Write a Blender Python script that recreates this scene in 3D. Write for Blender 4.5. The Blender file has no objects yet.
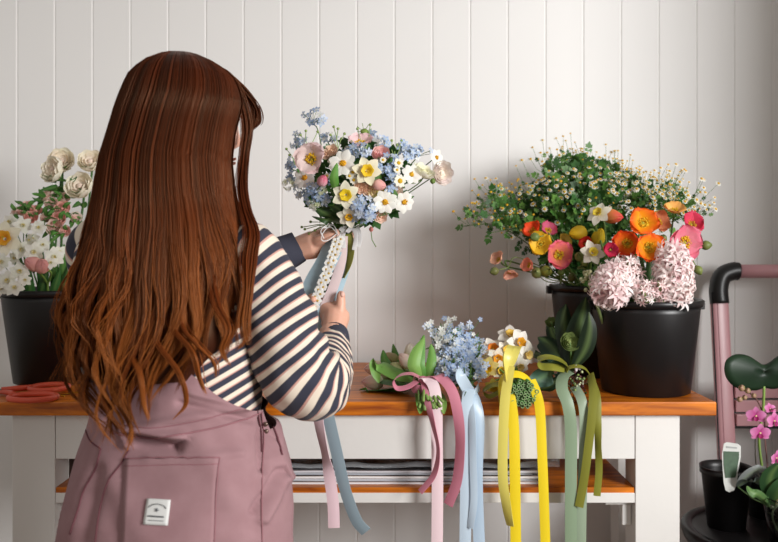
import bpy, math, random
import numpy as np
from mathutils import Vector, Matrix, Quaternion, noise
from mathutils.bvhtree import BVHTree
R = random.Random(11)
PI = math.pi
SC = bpy.context.scene
COL = SC.collection
CAMZ = 1.26; FPX = 800.0; HX, HY = 389.0, 245.0

def P(px, py, Y):
    """a point of the place, given where the photo shows it and how far from the camera it stands"""
    return Vector(((px - HX) * Y / FPX, Y, CAMZ - (py - HY) * Y / FPX))

def S(h):
    """hex sRGB -> linear rgb"""
    if isinstance(h, str):
        h = h.lstrip('#'); c = [int(h[i:i+2], 16) / 255 for i in (0, 2, 4)]
    else: c = h
    return tuple((x / 12.92 if x <= .04045 else ((x + .055) / 1.055) ** 2.4) for x in c)
def mixc(a, b, t): return tuple(a[i] * (1 - t) + b[i] * t for i in range(3))
def jit(c, a=.12):
    k = 1 + R.uniform(-a, a)
    return tuple(max(0, min(1, x * k * (1 + R.uniform(-a, a) * .35))) for x in c)

# ---------------------------------------------------------------- materials
def newmat(name):
    m = bpy.data.materials.new(name); m.use_nodes = True
    nt = m.node_tree; b = nt.nodes['Principled BSDF']
    return m, nt, b
def colmat(name, rough=.5, spec=.4, trans=0., sheen=0., bump=0., bscale=200.):
    """colour read from the mesh's own colour attribute"""
    m, nt, b = newmat(name)
    a = nt.nodes.new('ShaderNodeAttribute'); a.attribute_name = 'Col'
    nt.links.new(a.outputs['Color'], b.inputs['Base Color'])
    b.inputs['Roughness'].default_value = rough
    b.inputs['Specular IOR Level'].default_value = spec
    if sheen: b.inputs['Sheen Weight'].default_value = sheen
    if bump:
        n = nt.nodes.new('ShaderNodeTexNoise'); n.inputs['Scale'].default_value = bscale
        bp = nt.nodes.new('ShaderNodeBump'); bp.inputs['Strength'].default_value = bump; bp.inputs['Distance'].default_value = .002
        tc = nt.nodes.new('ShaderNodeTexCoord')
        nt.links.new(tc.outputs['Object'], n.inputs['Vector'])
        nt.links.new(n.outputs['Fac'], bp.inputs['Height']); nt.links.new(bp.outputs['Normal'], b.inputs['Normal'])
    if trans:
        t = nt.nodes.new('ShaderNodeBsdfTranslucent'); mx = nt.nodes.new('ShaderNodeMixShader')
        nt.links.new(a.outputs['Color'], t.inputs['Color']); mx.inputs[0].default_value = trans
        nt.links.new(b.outputs[0], mx.inputs[1]); nt.links.new(t.outputs[0], mx.inputs[2])
        nt.links.new(mx.outputs[0], nt.nodes['Material Output'].inputs['Surface'])
    return m
def solid(name, hexc, rough=.5, spec=.5, metal=0., noise_amt=0., nscale=20., bump=0., bscale=300., trans=0.):
    m, nt, b = newmat(name)
    c = S(hexc)
    b.inputs['Base Color'].default_value = (*c, 1); b.inputs['Roughness'].default_value = rough
    b.inputs['Specular IOR Level'].default_value = spec; b.inputs['Metallic'].default_value = metal
    tc = nt.nodes.new('ShaderNodeTexCoord')
    if noise_amt:
        n = nt.nodes.new('ShaderNodeTexNoise'); n.inputs['Scale'].default_value = nscale; n.inputs['Detail'].default_value = 6
        r = nt.nodes.new('ShaderNodeMix'); r.data_type = 'RGBA'
        r.inputs['A'].default_value = (*[x * (1 - noise_amt) for x in c], 1); r.inputs['B'].default_value = (*[min(1, x * (1 + noise_amt)) for x in c], 1)
        nt.links.new(tc.outputs['Object'], n.inputs['Vector']); nt.links.new(n.outputs['Fac'], r.inputs['Factor'])
        nt.links.new(r.outputs['Result'], b.inputs['Base Color'])
    if bump:
        n2 = nt.nodes.new('ShaderNodeTexNoise'); n2.inputs['Scale'].default_value = bscale
        bp = nt.nodes.new('ShaderNodeBump'); bp.inputs['Strength'].default_value = bump; bp.inputs['Distance'].default_value = .002
        nt.links.new(tc.outputs['Object'], n2.inputs['Vector']); nt.links.new(n2.outputs['Fac'], bp.inputs['Height'])
        nt.links.new(bp.outputs['Normal'], b.inputs['Normal'])
    if trans:
        t = nt.nodes.new('ShaderNodeBsdfTranslucent'); mx = nt.nodes.new('ShaderNodeMixShader')
        t.inputs['Color'].default_value = (*c, 1); mx.inputs[0].default_value = trans
        nt.links.new(b.outputs[0], mx.inputs[1]); nt.links.new(t.outputs[0], mx.inputs[2])
        nt.links.new(mx.outputs[0], nt.nodes['Material Output'].inputs['Surface'])
    return m
def wood(name, dark, light, rough=.35, scale=(3, 26, 26)):
    m, nt, b = newmat(name)
    tc = nt.nodes.new('ShaderNodeTexCoord'); mp = nt.nodes.new('ShaderNodeMapping'); mp.inputs['Scale'].default_value = scale
    n = nt.nodes.new('ShaderNodeTexNoise'); n.inputs['Scale'].default_value = 2.2; n.inputs['Detail'].default_value = 8; n.inputs['Distortion'].default_value = .6
    cr = nt.nodes.new('ShaderNodeValToRGB')
    cr.color_ramp.elements[0].position = .3; cr.color_ramp.elements[0].color = (*S(dark), 1)
    cr.color_ramp.elements[1].position = .7; cr.color_ramp.elements[1].color = (*S(light), 1)
    nt.links.new(tc.outputs['Object'], mp.inputs['Vector']); nt.links.new(mp.outputs['Vector'], n.inputs['Vector'])
    nt.links.new(n.outputs['Fac'], cr.inputs['Fac']); nt.links.new(cr.outputs['Color'], b.inputs['Base Color'])
    b.inputs['Roughness'].default_value = rough
    return m

MAT = {}
MAT['petal'] = colmat('petal', .55, .25, .28)
MAT['leaf'] = colmat('leaf', .45, .35, .14)
MAT['plain'] = colmat('painted', .5, .4)
MAT['black'] = solid('black_plastic', '151314', .38, .45, noise_amt=.15, nscale=30)
MAT['white_paint'] = solid('white_paint', 'dfdcd8', .45, .4, noise_amt=.035, nscale=9, bump=.12, bscale=60)
MAT['wall'] = solid('wall_paint', 'e7e5e3', .55, .3, noise_amt=.015, nscale=4)
MAT['wood'] = wood('bench_wood', '8a3c03', 'dc7c10', .42)
MAT['floor'] = wood('floor_boards', '6a5442', '8a7058', .5)

# ---------------------------------------------------------------- mesh builder
class MB:
    def __init__(s): s.v = []; s.f = []; s.c = []; s.m = []; s.a = []
    def add(s, vs, fs, col=(.8, .8, .8), mi=0, att=None):
        b = len(s.v); s.v.extend([Vector(v) for v in vs])
        if isinstance(col, list): s.c.extend(col)
        else: s.c.extend([col] * len(vs))
        s.a.extend(att if att else [0.] * len(vs))
        s.f.extend([tuple(b + i for i in f) for f in fs]); s.m.extend([mi] * len(fs))
    def grid(s, rows, col, mi=0, closed=False, att=None):
        n = len(rows[0]); vs = [p for r in rows for p in r]; fs = []
        for i in range(len(rows) - 1):
            for j in range(n if closed else n - 1):
                k = (j + 1) % n
                fs.append((i * n + j, i * n + k, (i + 1) * n + k, (i + 1) * n + j))
        s.add(vs, fs, col, mi, att)
    def tube(s, pts, r, col=(.2, .4, .1), n=6, mi=0, caps=True):
        pts = [Vector(p) for p in pts]
        if not isinstance(r, (list, tuple)): r = [r] * len(pts)
        rows = []; up = None; cols = []
        for i, p in enumerate(pts):
            t = (pts[min(i + 1, len(pts) - 1)] - pts[max(i - 1, 0)])
            if t.length < 1e-9: t = Vector((0, 0, 1))
            t.normalize()
            if up is None:
                up = Vector((0, 0, 1)) if abs(t.z) < .9 else Vector((1, 0, 0))
            u = (up - t * up.dot(t)); u.normalize(); w = t.cross(u); up = u
            rows.append([p + (u * math.cos(a) + w * math.sin(a)) * r[i] for a in [2 * PI * k / n for k in range(n)]])
        if isinstance(col, list): cc = [c for c in col for _ in range(n)]
        else: cc = col
        b = len(s.v); s.grid(rows, cc, mi, True)
        if caps:
            s.f.append(tuple(b + k for k in reversed(range(n)))); s.m.append(mi)
            e = b + (len(rows) - 1) * n; s.f.append(tuple(e + k for k in range(n))); s.m.append(mi)
    def box(s, lo, hi, col=(.8, .8, .8), mi=0):
        x0, y0, z0 = lo; x1, y1, z1 = hi
        s.add([(x0, y0, z0), (x1, y0, z0), (x1, y1, z0), (x0, y1, z0), (x0, y0, z1), (x1, y0, z1), (x1, y1, z1), (x0, y1, z1)],
              [(0, 3, 2, 1), (4, 5, 6, 7), (0, 1, 5, 4), (1, 2, 6, 5), (2, 3, 7, 6), (3, 0, 4, 7)], col, mi)
    def ball(s, c, r, col=(.8, .8, .8), M=None, nu=8, nv=6, mi=0, sc=(1, 1, 1)):
        rows = []
        c = Vector(c)
        for i in range(nv + 1):
            th = PI * i / nv
            row = []
            for j in range(nu):
                ph = 2 * PI * j / nu
                p = Vector((math.sin(th) * math.cos(ph) * sc[0], math.sin(th) * math.sin(ph) * sc[1], math.cos(th) * sc[2])) * r
                if M is not None: p = M @ p
                row.append(c + p)
            rows.append(row)
        s.grid(rows, col, mi, True)
    def lathe(s, prof, n=32, c=(0, 0, 0), col=(.8, .8, .8), mi=0, M=None):
        c = Vector(c); rows = []
        for r, h in prof:
            row = []
            for k in range(n):
                p = Vector((r * math.cos(2 * PI * k / n), r * math.sin(2 * PI * k / n), h))
                row.append(c + (M @ p if M is not None else p))
            rows.append(row)
        s.grid(rows, col, mi, True)
    def build(s, name, mat, parent=None, smooth=True, origin=None, bevel=0, subsurf=0):
        me = bpy.data.meshes.new(name)
        o = Vector((0, 0, 0))
        root = parent
        while root is not None and root.parent is not None: root = root.parent
        if root is not None: o = root.location.copy()
        elif origin is not None: o = Vector(origin)
        me.from_pydata([tuple(v - o) for v in s.v], [], s.f)
        for mm in (mat if isinstance(mat, (list, tuple)) else [mat]): me.materials.append(mm)
        if len(me.materials) > 1: me.polygons.foreach_set('material_index', s.m)
        me.polygons.foreach_set('use_smooth', [smooth] * len(me.polygons))
        at = me.color_attributes.new('Col', 'FLOAT_COLOR', 'POINT')
        arr = np.ones((len(s.v), 4), dtype=np.float32)
        if len(s.c): arr[:, :3] = np.array(s.c, dtype=np.float32)
        at.data.foreach_set('color', arr.ravel())
        if any(s.a):
            fa = me.attributes.new('band', 'FLOAT', 'POINT'); fa.data.foreach_set('value', np.array(s.a, dtype=np.float32))
        me.update()
        ob = bpy.data.objects.new(name, me); COL.objects.link(ob)
        if parent is not None: ob.parent = parent
        else: ob.location = o
        if bevel:
            b = ob.modifiers.new('bevel', 'BEVEL'); b.width = bevel; b.segments = 2; b.limit_method = 'ANGLE'
        if subsurf:
            b = ob.modifiers.new('subd', 'SUBSURF'); b.levels = subsurf; b.render_levels = subsurf
        return ob

def tag(o, label, cat, group=None, kind=None):
    if label: o['label'] = label
    if cat: o['category'] = cat
    if group: o['group'] = group
    if kind: o['kind'] = kind
    return o
def thing(name, loc, label, cat, group=None):
    o = bpy.data.objects.new(name, None); COL.objects.link(o); o.location = loc
    o.empty_display_size = .03
    return tag(o, label, cat, group)

def crom(pts, n=6):
    """smooth curve through points (vectors or tuples of any length)"""
    P_ = [np.array(p, dtype=float) for p in pts]
    P_ = [2 * P_[0] - P_[1]] + P_ + [2 * P_[-1] - P_[-2]]
    out = []
    for i in range(1, len(P_) - 2):
        a, b, c, d = P_[i-1:i+3]
        for k in range(n):
            t = k / n
            out.append(.5 * ((2 * b) + (-a + c) * t + (2 * a - 5 * b + 4 * c - d) * t * t + (-a + 3 * b - 3 * c + d) * t ** 3))
    out.append(P_[-2])
    return out
def frame(pos, d, roll=0.):
    d = Vector(d).normalized()
    x = Vector((0, 0, 1)).cross(d)
    if x.length < 1e-3: x = Vector((1, 0, 0))
    x.normalize(); y = d.cross(x)
    m = Matrix((x, y, d)).transposed().to_4x4()
    m = Matrix.Translation(pos) @ m @ Matrix.Rotation(roll, 4, 'Z')
    return m
def lerp_tab(tab, x):
    xs = [t[0] for t in tab]
    return [float(np.interp(x, xs, [t[k] for t in tab])) for k in range(1, len(tab[0]))]

# ---------------------------------------------------------------- ribbons
def ribbon_mat(name, hexc, rough=.34, trans=.18):
    return solid(name, hexc, rough, .5, trans=trans)
def ribbon(mb, pts, width, twist=None, n=6, thick=.0006, side=(1, 0, 0)):
    """satin ribbon through pts; twist = list of rotation angles about the path (0 = width along `side`)"""
    tw = twist or [0] * len(pts)
    q = crom([tuple(p) + (t,) for p, t in zip(pts, tw)], n)
    rows = []; side0 = Vector(side)
    for i, a in enumerate(q):
        p = Vector(a[:3]); t = Vector(q[min(i + 1, len(q) - 1)][:3]) - Vector(q[max(i - 1, 0)][:3])
        if t.length < 1e-9: t = Vector((0, 0, -1))
        t.normalize()
        s_ = side0 - t * side0.dot(t)
        if s_.length < .05: s_ = Vector((0, 1, 0)) - t * t.y
        s_.normalize(); s_ = Quaternion(t, a[3]) @ s_
        nn = t.cross(s_).normalized()
        h = width / 2
        bow = width * .035
        rows.append([(p - s_ * h - nn * bow, p - s_ * h * .5, p + nn * bow * .4, p + s_ * h * .5, p + s_ * h - nn * bow), nn * thick])
    f_ = [[v + t for v in r] for r, t in rows]; k_ = [[v - t for v in r][::-1] for r, t in rows]
    mb.grid(f_, (.8, .8, .8)); mb.grid(k_, (.8, .8, .8))             # two faces and the cut edges between them
    for a, b in ((0, 4), (4, 0)): mb.grid([[r[a], q[b]] for r, q in zip(f_, k_)], (.8, .8, .8))
    for i in (0, -1): mb.grid([f_[i], k_[i][::-1]], (.8, .8, .8))
# ================================================================ flower generators
GREENS = [S('35602a'), S('4c7634'), S('274a1f'), S('638b42')]
def petal(mb, M, phi, L, W, a0, a1, c0, c1, r0=0., h0=0., cup=.15, ruff=0., p=.75, q=.6, nu=6, nv=4, bend=1., basew=.0):
    """one petal grown outward from the axis of M; a0 -> a1 its slope in degrees from base to tip (0 = flat, 90 = upright)"""
    rows = []; cols = []
    r, h = r0, h0; dl = L / nu; sd = R.uniform(0, 50)
    cph, sph = math.cos(phi), math.sin(phi)
    for i in range(nu + 1):
        u = i / nu
        w = W * .5 * max(basew * (1 - u), math.sin(PI * min(.985, max(.02, u)) ** p) ** q)
        ang = math.radians(a0 + (a1 - a0) * u ** bend)
        row = []
        for j in range(nv + 1):
            v = -1 + 2 * j / nv
            rr, hh = r, h
            rr_ = rr - cup * w * v * v * math.sin(ang); hh_ = hh + cup * w * v * v * math.cos(ang)
            if ruff:
                k = ruff * L * u * (abs(v) * .7 + .3 * u)
                hh_ += k * math.sin(v * 7 + sd + u * 3); rr_ += k * .6 * math.cos(v * 5 + sd * 2)
            t = w * v
            pnt = Vector((rr_ * cph - t * sph, rr_ * sph + t * cph, hh_))
            row.append(M @ pnt); cols.append(mixc(c0, c1, min(1, u * 1.15)))
        rows.append(row)
        r += math.cos(ang) * dl; h += math.sin(ang) * dl
    mb.grid(rows, cols)
def dome(mb, M, rad, col, hh=.6, off=0., n=9):
    rows = []
    for i in range(4):
        a = PI / 2 * i / 3
        rows.append([M @ Vector((rad * math.cos(a) * math.cos(t), rad * math.cos(a) * math.sin(t), off + rad * hh * math.sin(a))) for t in [2 * PI * k / n for k in range(n)]])
    mb.grid(rows, col, 0, True)
def specks(mb, M, r0, r1, n, col, size, h0=0., h1=0.):
    """small stamens / tufts on a ring"""
    for _ in range(n):
        a = R.uniform(0, 2 * PI); r = R.uniform(r0, r1)
        c = M @ Vector((r * math.cos(a), r * math.sin(a), R.uniform(h0, h1)))
        s_ = size * R.uniform(.7, 1.3); cc = jit(col, .2)
        mb.add([c + Vector(d) * s_ for d in ((1, 0, 0), (-1, 0, 0), (0, 1, 0), (0, -1, 0), (0, 0, 1), (0, 0, -1))],
               [(0, 2, 4), (2, 1, 4), (1, 3, 4), (3, 0, 4), (2, 0, 5), (1, 2, 5), (3, 1, 5), (0, 3, 5)], cc)
def poppy(pet, cen, M, r, col, edge=None, ccol='e8b52a', n=5, open_=1., seed='b9b040'):
    c0, c1 = S(edge[0]) if edge else S(col), S(col)
    for lay in range(2):
        for k in range(3 if n <= 6 else 4):
            ph = 2 * PI * (k + .5 * lay) / (3 if n <= 6 else 4) + R.uniform(-.2, .2)
            petal(pet, M, ph, r * R.uniform(1.15, 1.3), r * 1.55, 62 - 20 * open_ - 4 * lay, 28 - 25 * open_ + R.uniform(-12, 16), jit(c0, .06), jit(c1, .08), r0=r * .05, cup=.3, ruff=.11, p=1.05, q=.55, nu=7, nv=6)
    dome(cen, M, r * .17, S(seed), 1.1, r * .12)
    specks(cen, M, r * .16, r * .42, 70, jit(S('f3c836'), .04) if ccol[0] in 'ef' else S(ccol), r * .07, r * .22, r * .42)
def cosmos(pet, cen, M, r, col='f4f1ea', ccol='e3ac2a', n=8, ang=(14, -4), tip=None, cr=.26):
    for k in range(n):
        petal(pet, M, 2 * PI * k / n + R.uniform(-.12, .12), r * R.uniform(.92, 1.04), r * 6.2 / n * .92, ang[0] + R.uniform(-8, 8), ang[1] + R.uniform(-14, 10), jit(S(col), .05), jit(S(tip or col), .05), r0=r * .06, cup=-.14, ruff=.02, p=1.15, q=.55, nu=5, nv=4)
    dome(cen, M, r * cr, S(ccol), .7, r * .03)
    specks(cen, M, 0, r * cr, 22, jit(S(ccol), .1), r * .06, r * .16, r * .2)
def daffodil(pet, cen, M, r, col='f3efe2', ccol='f0c028', rim=None, cl=.5, cw=.34):
    for k in range(6):
        petal(pet, M, 2 * PI * k / 6 + R.uniform(-.08, .08) + (k % 2) * .03, r * (1.04 - .05 * (k % 2)), r * .78, 12 + R.uniform(-6, 10), -8 + R.uniform(-16, 10), jit(S(col), .05), jit(S(col), .05), r0=r * .05, h0=-.01 * r * (k % 2), cup=.12, ruff=.03, p=.85, q=.75, nu=6, nv=4)
    rows = []; cols = []
    n = 18; c0 = S(ccol); c1 = S(rim or ccol)
    for (rr, hh, t) in ((.14, 0, 0), (.2, cl * .5, .3), (cw * .85, cl * .85, .7), (cw * 1.08, cl, 1), (cw * .98, cl * .99, 1), (cw * .6, cl * .7, .6), (.1, .05, .2)):
        row = []
        for k in range(n):
            a = 2 * PI * k / n; f = 1 + (.09 * math.sin(a * 6) if t > .6 else 0)
            row.append(M @ Vector((rr * r * f * math.cos(a), rr * r * f * math.sin(a), hh * r)))
            cols.append(mixc(c0, c1, t))
        rows.append(row)
    cen.grid(rows, cols, 0, True)
    specks(cen, M, 0, r * .1, 8, S('e9c840'), r * .04, r * .2, r * .4)
def ranunculus(pet, cen, M, r, outer, inner, layers=5, open_=.0, wrap=0):
    for l in range(layers):
        f = (l + 1) / layers; rk = r * (.28 + .72 * f)
        n = 4 + l
        for k in range(n):
            c = mixc(S(inner), S(outer), f)
            petal(pet, M, 2 * PI * k / n + l * .7 + R.uniform(-.12, .12), rk * 1.75, rk * 1.5, -4 - 18 * open_ * f, 118 - (40 - wrap) * f - 50 * open_ * f + R.uniform(-7, 7), jit(c, .05), jit(mixc(c, S(outer), .5), .05), r0=0, h0=-rk * .75 , cup=.22, ruff=.02, p=1.0, q=.5, nu=7, nv=5)
    dome(cen, M, r * .24, S(inner), .6, -r * .1)
def tulip(pet, M, r, length, c_base, c_tip, op=.0):
    """closed six-petalled cup, M at its base"""
    for lay in range(2):
        for k in range(3):
            phi = 2 * PI * (k + .5 * lay) / 3
            rows = []; cols = []; cph, sph = math.cos(phi), math.sin(phi)
            nu = 8
            for i in range(nu + 1):
                u = i / nu
                rr = r * (.93 + .07 * lay) * (math.sin(PI * min(1, u * .93 + .07) ** .75) ** .62 * (1 - op * .2) + op * u * .7)
                hw = r * 1.05 * math.sin(PI * min(.98, max(.05, u)) ** .85) ** .7
                row = []
                for j in range(5):
                    v = -1 + 2 * j / 4; a = phi + v * 1.05 * hw / (r * 1.05 + 1e-6)
                    row.append(M @ Vector((rr * math.cos(a), rr * math.sin(a), length * u - .06 * length * v * v * u)))
                    cols.append(jit(mixc(S(c_base), S(c_tip), min(1, u * 1.1) * (1 - .35 * abs(v))), .03))
                rows.append(row)
            pet.grid(rows, cols)
def egg(mb, M, r, length, col, col2=None, n=9):
    rows = []; cols = []
    for i in range(8):
        u = i / 7; rr = r * math.sin(PI * min(.97, max(.03, u))) ** .7
        for k in range(n):
            cols.append(mixc(S(col), S(col2 or col), u) if k % 3 else mixc(S(col), S('4c5a28'), .35))
        rows.append([M @ Vector((rr * math.cos(2 * PI * k / n), rr * math.sin(2 * PI * k / n), length * u)) for k in range(n)])
    mb.grid(rows, cols, 0, True)
def floret(mb, c, d, r, col, n=5, cen=None, rec=0.):
    M = frame(c, d, R.uniform(0, 6))
    vs = [M @ Vector((0, 0, 0))]; fs = []; cols = [cen or col]
    for k in range(n):
        a = 2 * PI * k / n; b = PI / n * .82
        h = r * R.uniform(.0, .22) - rec * r
        i = len(vs)
        vs += [M @ Vector((r * .62 * math.cos(a - b), r * .62 * math.sin(a - b), r * .13)), M @ Vector((r * math.cos(a), r * math.sin(a), h)), M @ Vector((r * .62 * math.cos(a + b), r * .62 * math.sin(a + b), r * .13))]
        cc = jit(col, .07); cols += [cc, cc, cc]; fs.append((0, i, i + 1, i + 2))
    mb.add(vs, fs, cols)
BLUES = [S('a9c0e4'), S('93afdb'), S('c3d0ea'), S('8aa6d2'), S('b6c8e6')]
def blue_cluster(mb, c, rx, rz, n, fr=.009, d0=(0, -1, .1), cols=BLUES, stem=None, white=.1):
    c = Vector(c)
    for _ in range(n):
        a = R.uniform(0, 2 * PI); q = math.sqrt(R.random())
        off = Vector((rx * q * math.cos(a), R.uniform(-.6, .5) * min(rx, rz), rz * q * math.sin(a)))
        d = Vector(d0) + off * (.8 / max(rx, rz)) + Vector((R.uniform(-.4, .4), R.uniform(-.2, .2), R.uniform(-.4, .4)))
        cc = S('eef0f2') if R.random() < white else R.choice(cols)
        p = c + off
        floret(mb, p, d, fr * R.uniform(.75, 1.2), cc, 5, mixc(cc, S('f3efcf'), .6))
        if stem is not None:
            mb.tube([p - d.normalized() * .001, (p + c) / 2 - Vector((0, 0, rz * .35)), c - Vector((0, 0, rz * .8))], .0006, R.choice(GREENS), 3, caps=False)
def blade(mb, pts, w, col, fold=.25, n=5, side=None, tipcol=None, q=.6, p=.75):
    """leaf along pts, folded along its midrib"""
    c = crom([tuple(x) for x in pts], n); rows = []; cols = []
    N = len(c)
    for i, a in enumerate(c):
        a = Vector(a); t = Vector(c[min(i + 1, N - 1)]) - Vector(c[max(0, i - 1)]); t.normalize()
        s_ = Vector(side) if side else Vector((1, 0, 0))
        s_ = s_ - t * s_.dot(t)
        if s_.length < .05: s_ = Vector((0, 1, 0)) - t * t.y
        s_.normalize(); nn = t.cross(s_); u = i / (N - 1)
        ww = w * .5 * math.sin(PI * min(.99, max(.03, u)) ** p) ** q
        k = mixc(col, tipcol or col, u)
        rows.append([a - s_ * ww + nn * fold * ww, a - s_ * ww * .5 + nn * fold * ww * .35, a, a + s_ * ww * .5 + nn * fold * ww * .35, a + s_ * ww + nn * fold * ww])
        cols += [jit(k, .05), k, mixc(k, S('9dbb6a'), .22), k, jit(k, .05)]
    mb.grid(rows, cols)
def lobed_leaf(mb, pos, d, L, col):
    """small divided leaf of daisy-like plants: five lobes"""
    d = Vector(d).normalized(); up = Vector((R.uniform(-.4, .4), -1, R.uniform(-.2, .8))).normalized()
    s_ = d.cross(up)
    if s_.length < .05: s_ = Vector((1, 0, 0))
    s_.normalize()
    for (t, ang, l) in ((.15, 1.0, .5), (.15, -1.0, .5), (.45, .75, .55), (.45, -.75, .55), (.55, 0, .6)):
        b = Vector(pos) + d * L * t
        q = (d * math.cos(ang) + s_ * math.sin(ang)); o = q.cross(d.cross(s_)).normalized()
        nn = q.cross(o).normalized()
        ll = L * l; w = ll * .36; cc = jit(col, .15)
        mb.add([b, b + q * ll * .5 + o * w + nn * w * .2, b + q * ll, b + q * ll * .5 - o * w + nn * w * .2], [(0, 1, 2, 3)], cc)
    mb.tube([pos, Vector(pos) + d * L * .6], .0007, col, 3, caps=False)
def mini_daisy(mb, c, d, r, white=True):
    M = frame(c, d, R.uniform(0, 6))
    dome(mb, M, r * .5, jit(S('e0b02c'), .1), .7, 0, 6)
    if white:
        for k in range(9):
            a = 2 * PI * k / 9; b = .27; cc = jit(S('f2f0e4'), .05)
            mb.add([M @ Vector((r * .4 * math.cos(a), r * .4 * math.sin(a), 0)), M @ Vector((r * .85 * math.cos(a - b), r * .85 * math.sin(a - b), -.1 * r)), M @ Vector((r * 1.08 * math.cos(a), r * 1.08 * math.sin(a), -.2 * r)), M @ Vector((r * .85 * math.cos(a + b), r * .85 * math.sin(a + b), -.1 * r))], [(0, 1, 2, 3)], cc)
def spray(stem, leaves, bloom, base, tip, bow, nd=12, nl=14, dr=.0062, spread=.085, white=.7, leafL=.035, start=.4):
    """a branching stem of feverfew: base -> tip"""
    base, tip = Vector(base), Vector(tip)
    mid = (base + tip) / 2 + Vector(bow)
    path = [Vector(a) for a in crom([base, base * .4 + mid * .6, mid * .5 + tip * .5 + Vector(bow) * .35, tip], 6)]
    N = len(path)
    stem.tube(path, [.0022 - .0014 * i / (N - 1) for i in range(N)], S('4f7434'), 5)
    ax = (tip - base).normalized()
    for _ in range(nd):
        i = int(N * R.uniform(.62, .98)) - 1; p = path[i]
        o = Vector((R.gauss(0, 1), R.gauss(0, .8), R.gauss(0, 1))).normalized()
        e = p + (ax * R.uniform(.5, 1.3) + o * .85 + Vector((0, 0, .25))) * spread * R.uniform(.35, 1)
        m = (p + e) / 2 + Vector((0, 0, -.006)) + o * .006
        stem.tube([p, m, e], .00055, S('5f7f3c'), 3, caps=False)
        mini_daisy(bloom, e, (e - p).normalized() * .6 + Vector((0, -.9, .4)), dr * R.uniform(.75, 1.15), R.random() < white)
        if R.random() < .7: lobed_leaf(leaves, m, (e - p), leafL * .55, R.choice(GREENS))
    for _ in range(nl):
        i = int(N * R.uniform(start, .93)) - 1; p = path[i]
        o = Vector((R.gauss(0, 1), R.gauss(0, 1), R.gauss(0, 1))).normalized() + ax * .5 + Vector((0, 0, .2))
        e = p + o.normalized() * R.uniform(.008, .036)
        stem.tube([p, e], .0006, S('4f7434'), 3, caps=False)
        lobed_leaf(leaves, e, o, leafL * R.uniform(.7, 1.35), R.choice(GREENS))
def hyacinth(mb, base, top, r, n, cols, core=None):
    base, top = Vector(base), Vector(top); ax = top - base; L = ax.length; M = frame(base, ax)
    mb.tube([base + ax * t for t in (-.3, 0, .5, .95)], [.006, .006, .005, .003], S('8a9a60'), 6)
    for i in range(n):
        t = (i + .5) / n; a = i * 2.39996
        rr = r * (math.sin(PI * (.14 + .74 * t)) ** .55)
        o = Vector((math.cos(a), math.sin(a), .15 + .9 * (t - .45)))
        c = M @ Vector((rr * .62 * math.cos(a), rr * .62 * math.sin(a), L * t)); d = (M.to_3x3() @ o).normalized()
        d = (d + Vector((R.uniform(-.25, .25), R.uniform(-.25, .25), R.uniform(-.25, .25)))).normalized()
        cc = jit(R.choice(cols), .05); fr = r * .38 * R.uniform(.85, 1.15)
        F = frame(c, d, R.uniform(0, 6))
        mb.tube([M @ Vector((0, 0, L * t - .004)), c], [r * .05, r * .1], mixc(cc, S('e9a9b4'), .35), 5, caps=False)
        for k in range(6):
            petal(mb, F, 2 * PI * k / 6 + R.uniform(-.15, .15), fr * 1.4, fr * .36, 66, -38 + R.uniform(-25, 25), mixc(cc, S('eda9b2'), .3), cc, r0=fr * .08, cup=.25, p=.8, q=.75, nu=5, nv=2)
def catstem(mb, pts, r=.0022, col=None, n=5):
    mb.tube([Vector(a) for a in crom([tuple(p) for p in pts], n)], r, col or S('5d7f3c'), 6)
def toward(px, py, cx, cy, k, up=.0, ks=.9):
    """direction a bloom faces: outward from the mass it grows in and forward"""
    return Vector(((px - cx) / k * ks, -1, -(py - cy) / k * ks + up)).normalized()
# ================================================================ setting
WY = 2.50      # face of the boarded wall
def build_wall():
    mb = MB(); pitch = .11797; x0 = (319 - HX) * WY / FPX
    g = .0036; d = .0026; zs = (0., 2.6); xs = []
    k0 = int((-2.6 - x0) / pitch); k1 = int((2.6 - x0) / pitch)
    prof = []
    for k in range(k0, k1 + 1):
        x = x0 + k * pitch
        prof += [(x - g, 0), (x - g * .25, d), (x + g * .25, d), (x + g, 0)]
    row0 = [Vector((x, WY + y, 0)) for x, y in prof]; row1 = [Vector((x, WY + y, 2.6)) for x, y in prof]
    mb.grid([row0, row1], (.8, .8, .8))
    xa, xb = prof[0][0], prof[-1][0]
    mb.box((xa, WY + .006, 0), (xb, WY + .09, 2.6))
    o = mb.build('wall_back', MAT['wall'], smooth=False, origin=(0, WY, 0)); tag(o, 'white painted wall of upright grooved boards', None, kind='structure')
build_wall()
mb = MB(); mb.box((-2.6, -1.2, -.05), (2.6, WY + .09, 0)); tag(mb.build('floor', MAT['floor'], smooth=False), 'brown wooden floor', None, kind='structure')
mb = MB(); mb.box((-2.6, WY - .015, 0), (2.6, WY - .0005, .09)); tag(mb.build('baseboard_back', MAT['white_paint'], smooth=False), 'white baseboard', None, kind='structure')

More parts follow.
